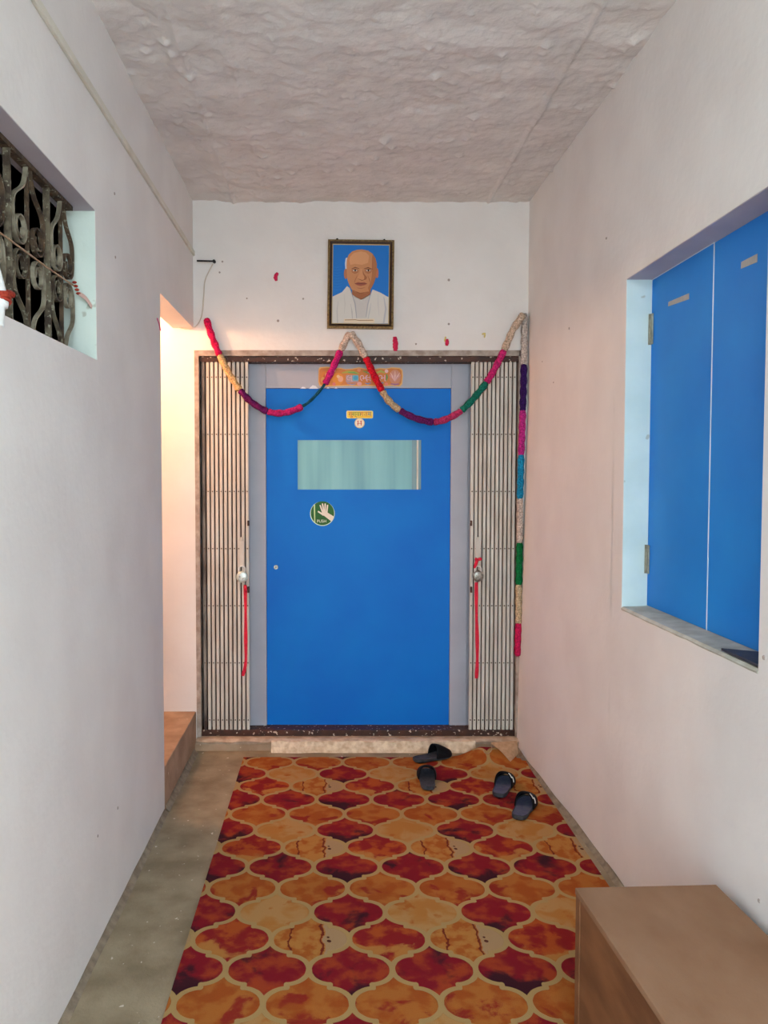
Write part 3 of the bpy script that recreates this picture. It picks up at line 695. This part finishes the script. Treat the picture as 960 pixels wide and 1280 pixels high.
# nail with a hanging wire
a, b2 = onY(246, 326, D - .05), onY(267.5, 326.5, D - .02)
nl = empty('nail', a, label='dark rod fixed across the corner below the wire casing', cat='nail')
MB().tube([a, b2], .005, n=10).build('shank', 'black', nl); MB().lathe([(.009, .018), (.009, -.006), (.006, -.009)], b2, n=12).build('head', 'black', nl)
wp = [onY(266, 330, D - .02), onY(256.5, 350, D - .01), onY(254.5, 372, D - .01), onY(252, 395, D - .02), onY(244.5, 408, D - .03), onY(233, 411, D - .03), onY(221, 408, D - .01), onY(214, 404, D - .01)]
MB().tube(smooth_path(wp, 8), .0035, n=8).build('loose_wire', 'wire', smooth=True, label='thin pale wire drooping from the nail into the side opening', cat='wire')
# nail holes in the walls: parts of their walls
def hole(par, p, axis, r):
    d = {'Y': (0, -1, 0), 'L': (1, 0, 0), 'R': (-1, 0, 0)}[axis]
    b = MB(); ax = 'Y' if axis == 'Y' else 'X'; sg = -1 if axis in 'YR' else 1
    b.lathe([(r, -.001 * sg), (r * .9, .0016 * sg), (r * .5, .0024 * sg)], p, axis=ax, n=9); b.build('nail_hole', 'hole', par)
for x, y, r in ((278, 327, .006), (274.5, 340.5, .006), (308.5, 373, .005), (379, 373.5, .006), (347.5, 401, .008), (561, 350, .008), (561, 405, .007), (520, 430, .006)):
    hole(wall_back, onY(x, y, D), 'Y', r)
for x, y, r in ((143, 242, .006), (144, 321.5, .006), (147, 1010, .006), (122, 1045, .005)): hole(wall_left, onX(x, y, XL), 'L', r)
for x, y, r in ((758, 298, .005), (711.5, 410.5, .007), (678, 452, .004), (692, 478, .004), (949, 1126, .006), (955, 822, .007)): hole(wall_right, onX(x, y, XR), 'R', r)

# ------------------------------------------------------------------ window_1: wrought iron grille
w1 = empty('window_1', (XL - .075, lw_far, lw_bot), kind='structure', label='small window with a dirty scrolled iron grille')
XG = XL - .070                    # grille plane
WD = Vector((.0135, 0, 0))         # flat bars stand on edge
gb, gt = lw_bot + .0, lw_top - .0
e = .0012
lin_ = MB()
lin_.box((XI, lw_far - e * 2, lw_bot), (XL - .001, lw_far - e, lw_top)).build('reveal_lining', 'mint', w1)
MB().box((XI, lw_near, lw_top - e * 2), (XL - .001, lw_far, lw_top - e)).build('head_lining', 'lintel_shade', w1)
MB().box((XG - .014, lw_near, gt - .020), (XG + .012, lw_far - .055, gt - .006)).build('top_rail', 'iron_rust', w1)
MB().box((XG - .014, lw_near, gb), (XG + .012, lw_far - .004, gb + .006)).build('bottom_rail', 'iron_rust', w1)
bay = .295; H_ = gt - gb; zc = gb + H_ * .49
def spiral(cy, cz_, r0_, turns, start, sgn, nn=34):
    out = []
    for i in range(nn + 1):
        t = i / nn; a = start + sgn * 2 * math.pi * turns * t; r = r0_ * (1 - .52 * t)
        out.append((cy + r * math.cos(a), cz_ + r * math.sin(a)))
    return out
def scroll_bar(yc, side, up, m_, reach=1.0):
    """bar from the bay centre at the rail, sweeping out to the side, curling inwards at mid height"""
    rs = .047; cy = yc + side * .066 * reach
    zend = gt - .018 if up else gb + .004
    d = 1 if up else -1
    cz_ = zc + d * .052
    P = [(yc + side * .014, zend), (yc + side * .038, zend - d * .06), (cy + side * rs * .92, cz_ + d * .075)]
    sp = spiral(cy, cz_, rs, 1.55, 0 if side > 0 else math.pi, -side * d)
    pts = smooth_path([(XG, y, z) for y, z in P] + [(XG, *sp[0])], 6)[:-1] + [(XG, y, z) for y, z in sp]
    MB().strip(pts, WD, .005).build('scroll_bar', m_, w1)
bars = [onX(59, 330, XG).y - bay * i for i in range(4)]
for i, y in enumerate(bars):
    if y > lw_near: MB().strip([(XG, y, gb + .004), (XG, y + .002, zc), (XG, y, gt - .01)], WD * 1.45, .007).build('upright_bar', 'iron', w1)
for i in range(-1, 3):
    yc = bars[0] - bay * (i + .5)
    rc = 1.0
    if i == -1: yc -= .012; rc = .78
    MB().strip([(XG - .004, yc, gb + .004), (XG - .004, yc, gt - .01)], WD * .9, .006).build('centre_bar', 'iron_rust', w1)
    scroll_bar(yc, 1, True, 'iron_rust', rc); scroll_bar(yc, -1, True, 'iron_pale', rc); scroll_bar(yc, 1, False, 'iron_pale', rc); scroll_bar(yc, -1, False, 'iron', rc)
MB().box((XI - .25, 1.5, gt - .12), (XI - .23, lw_far - .02, gt + .05)).build('inner_board', 'board_grey', w1)
# cord tied across the grille
XC = XG + .022
cp_ = [onX(-30, 272, XC), onX(0, 291, XC), onX(30, 313, XC), onX(60, 335, XC), onX(92, 357, XC)]
cd = empty('tied_cord', cp_[-1], label='tan cord tied across the iron grille with a red knot', cat='cord')
MB().tube(smooth_path(cp_, 6), .0028, n=8).build('cord', 'cord_tan', cd, smooth=True)
kp = onX(95, 361, XC)
for i in range(4):
    q = onX(93 + i * 1.6, 353 + i * 4.6, XC); MB().lathe([(.004, -.004), (.0085, 0), (.004, .004)], q, axis='Z', n=10).build('knot', 'thread_red', cd, smooth=True)
q0, q1 = onX(99, 367, XC + .004), onX(115, 384, XC + .035)
MB().strip(smooth_path([q0, (q0 + q1) / 2 + Vector((0, 0, .008)), q1], 5), Vector((0, .010, .014)), .0015).build('loose_tag', 'pink_plastic', cd)
# white fitting bound with red thread, on the sill at the near end
XW = XL - .012
wf = empty('bound_fitting', onX(-6, 404, XW), label='white tapered plastic fitting bound with rust-red thread in the grille window', cat='fitting')
ax = [onX(-7, 334, XW), onX(-5, 352, XW), onX(-2.5, 372, XW), onX(-2, 378, XW), onX(-3, 388, XW), onX(-4, 408, XW)]
MB().tube(smooth_path(ax, 6), [.012 + .012 * min(1, i / 12) if i < 14 else (.024 if i < 22 else .017) for i in range(31)], n=14).build('body', 'white_plastic', wf, smooth=True)
for i in range(4):
    c = onX(-2.5 + .5 * i, 366 + 3.4 * i, XW)
    pts = [(c.x + .0255 * math.cos(t), c.y + .0255 * math.sin(t), c.z + .004 * math.sin(t + i)) for t in [2 * math.pi * k / 20 for k in range(21)]]
    MB().tube(pts, .0042, n=8).build('thread_loop', 'thread_red', wf, smooth=True)
c = onX(6, 367, XW); c2 = onX(16, 369, XW); MB().tube(smooth_path([c, (c + c2) / 2 + Vector((0, 0, .003)), c2], 4), [.007 + .002 * (i % 2) for i in range(9)], n=8).build('thread_end', 'thread_red', wf, smooth=True)

# ------------------------------------------------------------------ window_2: blue shutters
w2 = empty('window_2', (XR + .1, (rw_far + rw_near) / 2, rw_bot), kind='structure', label='window closed by two flush blue shutters')
XS = XR + .098
MB().box((XR + .001, rw_far - .003, rw_bot), (XR + TR, rw_far - .0005, rw_top)).build('reveal_lining', 'aqua', w2)
MB().box((XR + .001, rw_near, rw_top - .003), (XR + TR, rw_far - .003, rw_top - .0005)).build('head_lining', 'lintel_shade', w2)
yj = onX(888, 550, XS).y
zs0 = rw_bot + .012; zs1 = rw_top - .006
sh = []
for ya, yb in ((yj + .0025, rw_far - .006), (rw_near + .003, yj - .0025)):
    sh.append(MB().box((XS, ya, zs0), (XS + .02, yb, zs1), bevel=.001).build('shutter', 'shutter_blue', w2))
MB().box((XS - .001, yj - .0024, zs0), (XS + .018, yj + .0024, zs1)).build('edge_band', 'white_edge', w2, label='white edge band')
MB().box((XS - .001, yj, zs1 + .0002), (XS + .012, rw_far - .006, zs1 + .0028)).build('edge_band', 'white_edge', w2, label='white edge band')
for s, (qa, qb, hh) in zip(sh, (((835, 383), (861, 374), 8), ((926, 336), (946.5, 327.5), 11))):
    p0, p1 = onX(qa[0], qa[1], XS - .001), onX(qb[0], qb[1], XS - .001); p2, p3 = onX(qb[0] + .2, qb[1] - hh + .5, XS - .001), onX(qa[0] + 1, qa[1] - hh * .45 - 1.5, XS - .001)
    p3 = onX(qa[0] + .5, qa[1] - hh + 2.5, XS - .001); MB().prism([p0, p1, p2, p3], (.0008, 0, 0)).build('tape', 'tape', s, label='strip of grey tape')
for ya, yb in ((393, 431), (682, 718)):
    za, zb = onX(814, ya, XS).z, onX(814, yb, XS).z
    h = MB().box((XS - .006, rw_far - .026, zb), (XS, rw_far - .004, za), bevel=.0015).build('hinge', 'hinge', w2)
    MB().tube([(XS - .006, rw_far - .006, zb), (XS - .006, rw_far - .006, za)], .006, n=10).build('hinge_pin', 'hinge', h, smooth=True)
    for t in (.15, .5, .85): MB().lathe([(.003, .0), (.003, -.001)], (XS - .006, rw_far - .018, zb + (za - zb) * t), axis='X', n=8).build('screw', 'hole', h)
# sill with ragged front lip
sb = MB(); vs_ = []; fs = []; n = 40
for i in range(n + 1):
    y = rw_near + (rw_far - .003 - rw_near) * i / n; j = .003 * noise.noise(Vector((y * 9, 3, 0)))
    vs_ += [(XR + TR, y, rw_bot), (XR + TR, y, rw_bot + .010), (XR + .004, y, rw_bot + .006 + j * .3), (XR - .003 + j * .5, y, rw_bot - .002 + j), (XR + .002, y, rw_bot - .012 + j)]
for i in range(n):
    for k in range(5): fs.append((5 * i + k, 5 * i + (k + 1) % 5, 5 * i + 5 + (k + 1) % 5, 5 * i + 5 + k))
fs += [(0, 1, 2, 3, 4), tuple(5 * n + k for k in (4, 3, 2, 1, 0))]
sb.add(vs_, fs).build('sill', 'sill', w2)
zt = rw_bot + .0105
tp = [onZ(893, 813, zt), onZ(926, 810, zt), onZ(950, 820, zt), onZ(950, 833, zt)]
tp = [Vector((min(XS - .002, max(XR + .001, p.x)), max(rw_near + .002, p.y), zt)) for p in tp]
MB().prism([tp[0], Vector((XS - .003, tp[0].y - .05, zt)), Vector((XS - .003, rw_near + .003, zt)), Vector((XR + .002, rw_near + .003, zt))], (0, 0, .007)).build('stone_offcut', 'slate', label='dark stone offcut lying on the shutter window sill', cat='stone tile')

# ------------------------------------------------------------------ rug
class Nd:
    nt = None
    def __init__(s, sock): s.s = sock
    @staticmethod
    def op(o, *a, clamp=False):
        n = Nd.nt.nodes.new('ShaderNodeMath'); n.operation = o; n.use_clamp = clamp
        for i, v in enumerate(a):
            if isinstance(v, Nd): Nd.nt.links.new(v.s, n.inputs[i])
            else: n.inputs[i].default_value = v
        return Nd(n.outputs[0])
    def __add__(s, o): return Nd.op('ADD', s, o)
    def __sub__(s, o): return Nd.op('SUBTRACT', s, o)
    def __rsub__(s, o): return Nd.op('SUBTRACT', o, s)
    def __mul__(s, o): return Nd.op('MULTIPLY', s, o)
    __radd__ = __add__; __rmul__ = __mul__
    def __truediv__(s, o): return Nd.op('DIVIDE', s, o)
    def abs(s): return Nd.op('ABSOLUTE', s)
    def floor(s): return Nd.op('FLOOR', s)
    def lt(s, o): return Nd.op('LESS_THAN', s, o)
    def gt(s, o): return Nd.op('GREATER_THAN', s, o)
    def max(s, o): return Nd.op('MAXIMUM', s, o)
    def min(s, o): return Nd.op('MINIMUM', s, o)
    def sqrt(s): return Nd.op('SQRT', s)
    def pmod(s, o): return Nd.op('FLOORED_MODULO', s, o)
def sel(f, a, b): return f * a + (1 - f) * b
def step(x, lo, hi):
    n = Nd.nt.nodes.new('ShaderNodeMapRange'); n.interpolation_type = 'SMOOTHSTEP'
    Nd.nt.links.new(x.s, n.inputs['Value']); n.inputs['From Min'].default_value = lo; n.inputs['From Max'].default_value = hi
    return Nd(n.outputs['Result'])
def mixc(f, a, b):
    n = Nd.nt.nodes.new('ShaderNodeMix'); n.data_type = 'RGBA'
    if isinstance(f, Nd): Nd.nt.links.new(f.s, n.inputs['Factor'])
    else: n.inputs['Factor'].default_value = f
    for k, v in (('A', a), ('B', b)):
        if isinstance(v, tuple): n.inputs[k].default_value = (*lin(v), 1)
        else: Nd.nt.links.new(v, n.inputs[k])
    return n.outputs['Result']
RW, RH = .2745, .3368          # lattice periods
RX, RY = .064, 2.515         # centre of one all-red cell
m, nt, b = new_mat('ogee_lattice_rug'); Nd.nt = nt
uv = nt.nodes.new('ShaderNodeUVMap'); uv.uv_map = 'flat'
sx = nt.nodes.new('ShaderNodeSeparateXYZ'); nt.links.new(uv.outputs['UV'], sx.inputs[0])
X, Y = Nd(sx.outputs['X']) - RX, Nd(sx.outputs['Y']) - RY
wob = nt.nodes.new('ShaderNodeTexNoise'); wob.inputs['Scale'].default_value = 60; wob.inputs['Detail'].default_value = 2; nt.links.new(uv.outputs['UV'], wob.inputs['Vector'])
wv = (Nd(wob.outputs['Fac']) - .5) * .004
X = X + wv
# nearest A cell and folded quarter coordinates
ia = (X / RW + .5).floor(); ja = (Y / RH + .5).floor()
a = (X - ia * RW).abs(); c = (Y - ja * RH).abs()
hx, hy = RW / 2, RH / 2
flip = a.lt(hx / 2)
af = sel(flip, hx - a, a); cf = sel(flip, hy - c, c)
x0, r = .0617, .0755
dc = ((af - x0) * (af - x0) + cf * cf).sqrt() - r      # signed distance to the lobe arc
inside = dc.lt(0.0)
isA = sel(flip, 1 - inside, inside)
ov = (.0745 - cf).max(0.0) + (cf - (hy - .0745)).max(0.0)
dr_ = ((af - hx / 2) * (af - hx / 2) + ov * ov).sqrt()
dist = dc.abs().min(dr_)
band = 1 - step(dist, .0086, .0104)
# cell identity
ib = (X / RW).floor(); jb = (Y / RH).floor()
col_ = sel(isA, ia, ib); row = sel(isA, ja * 2, jb * 2 + 1)
cx_ = sel(isA, X - ia * RW, X - ib * RW - hx); cy_ = sel(isA, Y - ja * RH, Y - jb * RH - hy)
row4 = row.pmod(4.0); par = col_.pmod(2.0)
def noise_tex(scale, detail, off_seed, dist_=0.0):
    cb = nt.nodes.new('ShaderNodeCombineXYZ')
    nt.links.new((cx_ + col_ * .37 + off_seed).s, cb.inputs[0]); nt.links.new((cy_ * 1.0 + row * .53).s, cb.inputs[1]); nt.links.new((row * 1.7 + col_ * 2.3).s, cb.inputs[2])
    n = nt.nodes.new('ShaderNodeTexNoise'); n.inputs['Scale'].default_value = scale; n.inputs['Detail'].default_value = detail; n.inputs['Distortion'].default_value = dist_
    nt.links.new(cb.outputs[0], n.inputs['Vector']); return Nd(n.outputs['Fac'])
n1, n2, n3 = noise_tex(14, 6, 0), noise_tex(9, 5, 5.0, .5), noise_tex(22, 7, 9.0)
grain = nt.nodes.new('ShaderNodeTexNoise'); grain.inputs['Scale'].default_value = 420; grain.inputs['Detail'].default_value = 2; nt.links.new(uv.outputs['UV'], grain.inputs['Vector'])
gr = Nd(grain.outputs['Fac'])
n1 = n1 + (gr - .5) * .22; n2 = n2 + (gr - .5) * .25
# all-red rows, with dark printed patches low or high in the cell
sgn = sel(par, 1.1, -1.7)
red = mixc(step(n1, .44, .66), (134, 26, 38), (164, 66, 36)); red = mixc(step(n2 + cy_ * sgn, .55, .70), red, (62, 26, 36))
redo = mixc(step(n1, .44, .60), (142, 34, 36), (176, 82, 36)); redo = mixc(step(n2 - cy_ * 1.6, .60, .66), redo, (184, 124, 62))
spot = mixc(step(n3, .42, .60), (186, 126, 62), (170, 94, 40)); edge_l = (cx_ + .016).abs() + (n3 - .5) * .05
spot = mixc(step((edge_l - .056).abs(), .0055, .002), spot, (118, 46, 30)); spot = mixc(step(cx_ + (n3 - .5) * .05, .046, .050), spot, (176, 144, 106))
dot = ((cx_ - .064 + cy_ * .3) * (cx_ - .064) + (cy_.abs() - .011) * (cy_.abs() - .011)).max(0.0).sqrt() + cy_ * .12
spot = mixc(step(dot, .007, .005), spot, (84, 44, 34))
beige = mixc(step(n2, .44, .60), (186, 142, 88), (180, 122, 60)); beige = mixc(step(n1, .60, .68), beige, (172, 102, 44))
orange = mixc(step(n1, .42, .60), (178, 108, 48), (164, 82, 34)); orange = mixc(step(n2 - cy_ * .8, .58, .64), orange, (146, 46, 34))
alt1 = mixc(par, redo, spot); alt2 = mixc(par, red, beige)
c_ = mixc(row4.gt(.5), red, alt1); c_ = mixc(row4.gt(1.5), c_, alt2); c_ = mixc(row4.gt(2.5), c_, orange)
c_ = mixc(band, c_, mixc(step(gr, .3, .7), (186, 156, 104), (170, 138, 88)))
hs = nt.nodes.new('ShaderNodeHueSaturation'); nt.links.new(c_, hs.inputs['Color']); nt.links.new((.66 + step(gr, .25, .75) * .32).s, hs.inputs['Value']); c_ = hs.outputs['Color']
nt.links.new(c_, b.inputs['Base Color']); b.inputs['Roughness'].default_value = .95; b.inputs['Specular IOR Level'].default_value = .1
bp = nt.nodes.new('ShaderNodeBump'); bp.inputs['Strength'].default_value = .7; bp.inputs['Distance'].default_value = .002
nt.links.new((gr + band * -.6).s, bp.inputs['Height']); nt.links.new(bp.outputs['Normal'], b.inputs['Normal'])
M['rug'] = m
rx0, rx1, ry0, ry1 = -.505, XR - .05, .35, onZ(400, 946.5, .008).y
def rug_z(x, y):
    z = .009 + .0015 * noise.noise(Vector((x * 4, y * 4, 0)))
    # ruck at the far right corner, riding up on the threshold
    u = (x - .87) / .12; v = (y - ry1) / .11
    z += .060 * math.exp(-u * u * (1.4 if x < .86 else .25)) * math.exp(-v * v)
    return z
rg = MB(); NX, NYY = 130, 230
xs_ = [rx0 + (rx1 - rx0) * i / NX for i in range(NX + 1)]; ysr = [ry0 + (ry1 - ry0) * i / NYY for i in range(NYY + 1)]
fold = lambda x, y: (x - (XR - .05)) + (y - ry1) * 1.15 > -.115    # folded-back corner removed here
V_ = {}; vs_ = []; flats = []
for layer in (0, 1):
    for j, y in enumerate(ysr):
        for i, x in enumerate(xs_):
            V_[(layer, j, i)] = len(vs_); vs_.append((x, y, rug_z(x, y) - (.008 if layer else 0))); flats.append((x, y))
fs = []; keep = {}
for j in range(NYY):
    for i in range(NX):
        if not fold((xs_[i] + xs_[i + 1]) / 2, (ysr[j] + ysr[j + 1]) / 2): keep[(j, i)] = 1
for (j, i) in keep:
    q = [(j, i), (j, i + 1), (j + 1, i + 1), (j + 1, i)]
    fs.append(tuple(V_[(0, *k)] for k in q))
    for (dj, di), (p, q2) in (((-1, 0), (q[0], q[1])), ((0, 1), (q[1], q[2])), ((1, 0), (q[2], q[3])), ((0, -1), (q[3], q[0]))):
        if (j + dj, i + di) not in keep: fs.append((V_[(1, *p)], V_[(1, *q2)], V_[(0, *q2)], V_[(0, *p)]))
rg.add(vs_, fs)
rug_root = empty('rug', ((rx0 + rx1) / 2, (ry0 + ry1) / 2, 0), label='red and orange ogee patterned rug covering the corridor floor', cat='rug')
pile = rg.build('pile', 'rug', rug_root, smooth=False)
ul = pile.data.uv_layers.new(name='flat')
org = ORG[pile.name]
for lp in pile.data.loops:
    co = pile.data.vertices[lp.vertex_index].co; ul.data[lp.index].uv = (co.x + org.x, co.y + org.y)
# folded corner showing its backing
fa, fb_, fc_, ft = onY(613.5, 928, ry1 - .01), onY(646, 926, ry1 + .0), onZ(648, 940.5, .045), onZ(638.7, 952.5, .022)
fm = MB(); NN = 8; g_ = []
for i in range(NN + 1):
    for j in range(NN + 1):
        u, v = i / NN, j / NN
        p = (fa * (1 - u) + fb_ * u) * (1 - v) + (ft * (1 - u) + fc_ * u) * v
        p = p + Vector((0, 0, .010 * math.sin(math.pi * v) * (1 - .5 * u)))
        g_.append(p)
fq = [(i * (NN + 1) + j, i * (NN + 1) + j + 1, (i + 1) * (NN + 1) + j + 1, (i + 1) * (NN + 1) + j) for i in range(NN) for j in range(NN)]
nv = len(g_)
bd = [(i * (NN + 1), (i + 1) * (NN + 1)) for i in range(NN)] + [(i * (NN + 1) + NN, (i + 1) * (NN + 1) + NN) for i in range(NN)] + [(j, j + 1) for j in range(NN)] + [(NN * (NN + 1) + j, NN * (NN + 1) + j + 1) for j in range(NN)]
fm.add(g_ + [p - Vector((0, .002, .006)) for p in g_], fq + [tuple(k + nv for k in f)[::-1] for f in fq] + [(p, q, q + nv, p + nv) for p, q in bd])
fm.build('folded_corner', 'rug_back', rug_root, label='folded corner showing tan backing')
# frayed edge of the ruck
fp = [onY(604, 937, ry1 - .06), onY(606, 941, ry1 - .07), onY(611, 941.5, ry1 - .07), onY(614.5, 937, ry1 - .05), onY(614, 930, ry1 - .02)]
MB().tube(smooth_path(fp, 6), .002, n=7).build('frayed_binding', 'rug_back', rug_root, smooth=True, label='frayed pale binding thread')

# ------------------------------------------------------------------ slippers
def slipper(px, py, head, label, bed, logo=None, L=.262, arch=.072, wide=1.04):
    h = onZ(px, py, .012)
    root = empty('slipper', (h.x, h.y, .0125), -R(head), label=label, cat='slipper')
    def hw(t):
        pr_ = [(0, 0), (.02, .020), (.06, .029), (.14, .0355), (.3, .0365), (.45, .038), (.62, .044), (.76, .0475), (.88, .042), (.95, .031), (.985, .018), (1, 0)]
        for (a0, w0), (a1, w1) in zip(pr_, pr_[1:]):
            if t <= a1: return (w0 + (w1 - w0) * (t - a0) / (a1 - a0)) * wide
        return 0
    ts = [0, .006, .02, .045, .09, .16, .25, .35, .45, .55, .65, .75, .83, .9, .95, .98, .995, 1]
    out = [(hw(t), t * L) for t in ts] + [(-hw(t), t * L) for t in ts[-2:0:-1]]
    n = len(out); top = lambda y: .022 - .006 * math.sin(math.pi * min(1, y / L)) + .004 * max(0, y / L - .8) * 5
    cxm, cym = 0, L * .5
    b = MB(); rings = [(.94, 0.0, 0), (1.0, .006, 0), (1.0, None, 0), (.955, None, .0016), (.90, None, -.001)]
    vs_ = []
    for s, z, dz in rings:
        for x, y in out: vs_.append((x * s, cym + (y - cym) * (s if s < 1 else 1), (z if z is not None else top(y)) + dz))
    fs = [tuple(range(n))[::-1]]
    for k in range(len(rings) - 1):
        for i in range(n): fs.append((k * n + i, k * n + (i + 1) % n, (k + 1) * n + (i + 1) % n, (k + 1) * n + i))
    b.add(vs_, fs).build('sole', 'sole', root, raw=True, smooth=False)
    # footbed: strips across the inset outline
    b = MB(); vs_ = []; fs = []
    for t in ts:
        w_ = hw(t) * .90; y = cym + (t * L - cym) * .90
        for k in range(5):
            f = -1 + k / 2; vs_.append((w_ * f, y, top(y) - .001 - .0025 * (1 - f * f)))
    for i in range(len(ts) - 1):
        for k in range(4): fs.append((5 * i + k, 5 * i + k + 1, 5 * i + 6 + k, 5 * i + 5 + k))
    b.add(vs_, fs).build('footbed', bed, root, raw=True, smooth=True)
    # strap: arched band over the forefoot
    def sp(s, t, off=0.0):
        tt = .50 + .46 * t; y = tt * L - .012 * math.sin(math.pi * s) * (1 - t) * -1; w_ = hw(tt) + .002 + off
        hgt = arch * (1 - .66 * t ** 1.5) + off; a_ = math.pi * s
        ca, sa = math.cos(a_), math.sin(a_)
        x = w_ * math.copysign(abs(ca) ** .75, ca); z = .010 + hgt * (sa ** .8 if sa > 0 else 0)
        return Vector((x, y, z))
    b = MB(); NS, NT = 20, 8; vs_ = []; fs = []
    for off in (.0025, -.0025):
        for i in range(NS + 1):
            for j in range(NT + 1): vs_.append(sp(i / NS, j / NT, off))
    w = NT + 1; o2 = (NS + 1) * w
    for i in range(NS):
        for j in range(NT):
            q = (i * w + j, i * w + j + 1, (i + 1) * w + j + 1, (i + 1) * w + j); fs += [q, tuple(k + o2 for k in q)[::-1]]
        fs += [(i * w, (i + 1) * w, (i + 1) * w + o2, i * w + o2), (i * w + NT, (i + 1) * w + NT, (i + 1) * w + NT + o2, i * w + NT + o2)]
    strap = b.add(vs_, fs).build('strap', 'strap_black', root, raw=True, smooth=True)
    if logo:
        for pts in logo:
            P = [sp(s, t, .0042) for s, t in pts]
            MB().tube(smooth_path(P, 4), .0027, n=7).build('strap_mark', 'logo_white', strap, raw=True, smooth=True, label='white mark on strap')
lg = [[(.36, .03), (.27, .04), (.20, .05)], [(.20, .05), (.20, .16), (.14, .20), (.07, .20)]]
slipper(622.5, 998, 23, 'dark navy slide slipper with white strap mark, beside the black pair', 'footbed_navy', lg)
slipper(647, 1026, 26, 'dark navy slide slipper with white strap mark, closer to the wooden box', 'footbed_navy', lg)
slipper(535.5, 989, 4, 'black slipper pointing straight at the door', 'footbed_black', None, L=.25, arch=.070)
slipper(517.5, 953, 62, 'black slipper turned sideways along the threshold', 'footbed_black', None, L=.25, arch=.070)

# ------------------------------------------------------------------ wooden box bench
bx1 = XR - .040; bt = onX(895, 1105.5, bx1).z; by1 = onX(895, 1105.5, bx1).y
bw = bx1 - onZ(723.5, 1117.5, bt).x; bl = .85
wbx = empty('wooden_box', (bx1, by1, 0), R(2.4), label='dusty brown wooden box against the right wall', cat='box')
def bpart(a, b2, name, m_, bev=.001): MB().box(a, b2, bevel=bev).build(name, m_, wbx, raw=True)
zf = .0135
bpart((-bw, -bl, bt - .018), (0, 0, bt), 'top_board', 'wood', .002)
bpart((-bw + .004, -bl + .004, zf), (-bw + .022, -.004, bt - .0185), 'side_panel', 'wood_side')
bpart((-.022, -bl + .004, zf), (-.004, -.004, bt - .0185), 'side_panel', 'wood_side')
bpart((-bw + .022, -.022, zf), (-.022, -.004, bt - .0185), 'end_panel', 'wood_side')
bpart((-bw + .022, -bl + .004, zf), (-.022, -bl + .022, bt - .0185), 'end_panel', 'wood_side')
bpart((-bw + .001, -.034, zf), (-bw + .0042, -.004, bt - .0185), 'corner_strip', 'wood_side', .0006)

# ------------------------------------------------------------------ lamp in the side passage
m, nt, b = new_mat('lit_bulb'); b.inputs['Base Color'].default_value = (1, .9, .8, 1)
b.inputs['Emission Color'].default_value = (1.0, .50, .26, 1); b.inputs['Emission Strength'].default_value = LAMP_STRENGTH; M['bulb'] = m
lp_ = Vector((-1.46, 4.18, 2.62))
lr = empty('pendant_bulb', lp_, label='bare warm bulb on a short flex inside the side opening', cat='lamp')
MB().tube([(lp_.x, lp_.y, CEIL + .03), (lp_.x, lp_.y, lp_.z)], .003, n=8).build('flex', 'black', lr)
MB().lathe([(.012, .03), (.02, .02), (.021, -.04), (.016, -.045)], lp_, axis='Z', n=20).build('holder', 'black', lr)
MB().lathe([(.012, -.045), (.018, -.06), (.030, -.085), (.034, -.11), (.028, -.135), (.012, -.148), (.001, -.15)], lp_, axis='Z', n=20).build('bulb', 'bulb', lr, smooth=True)
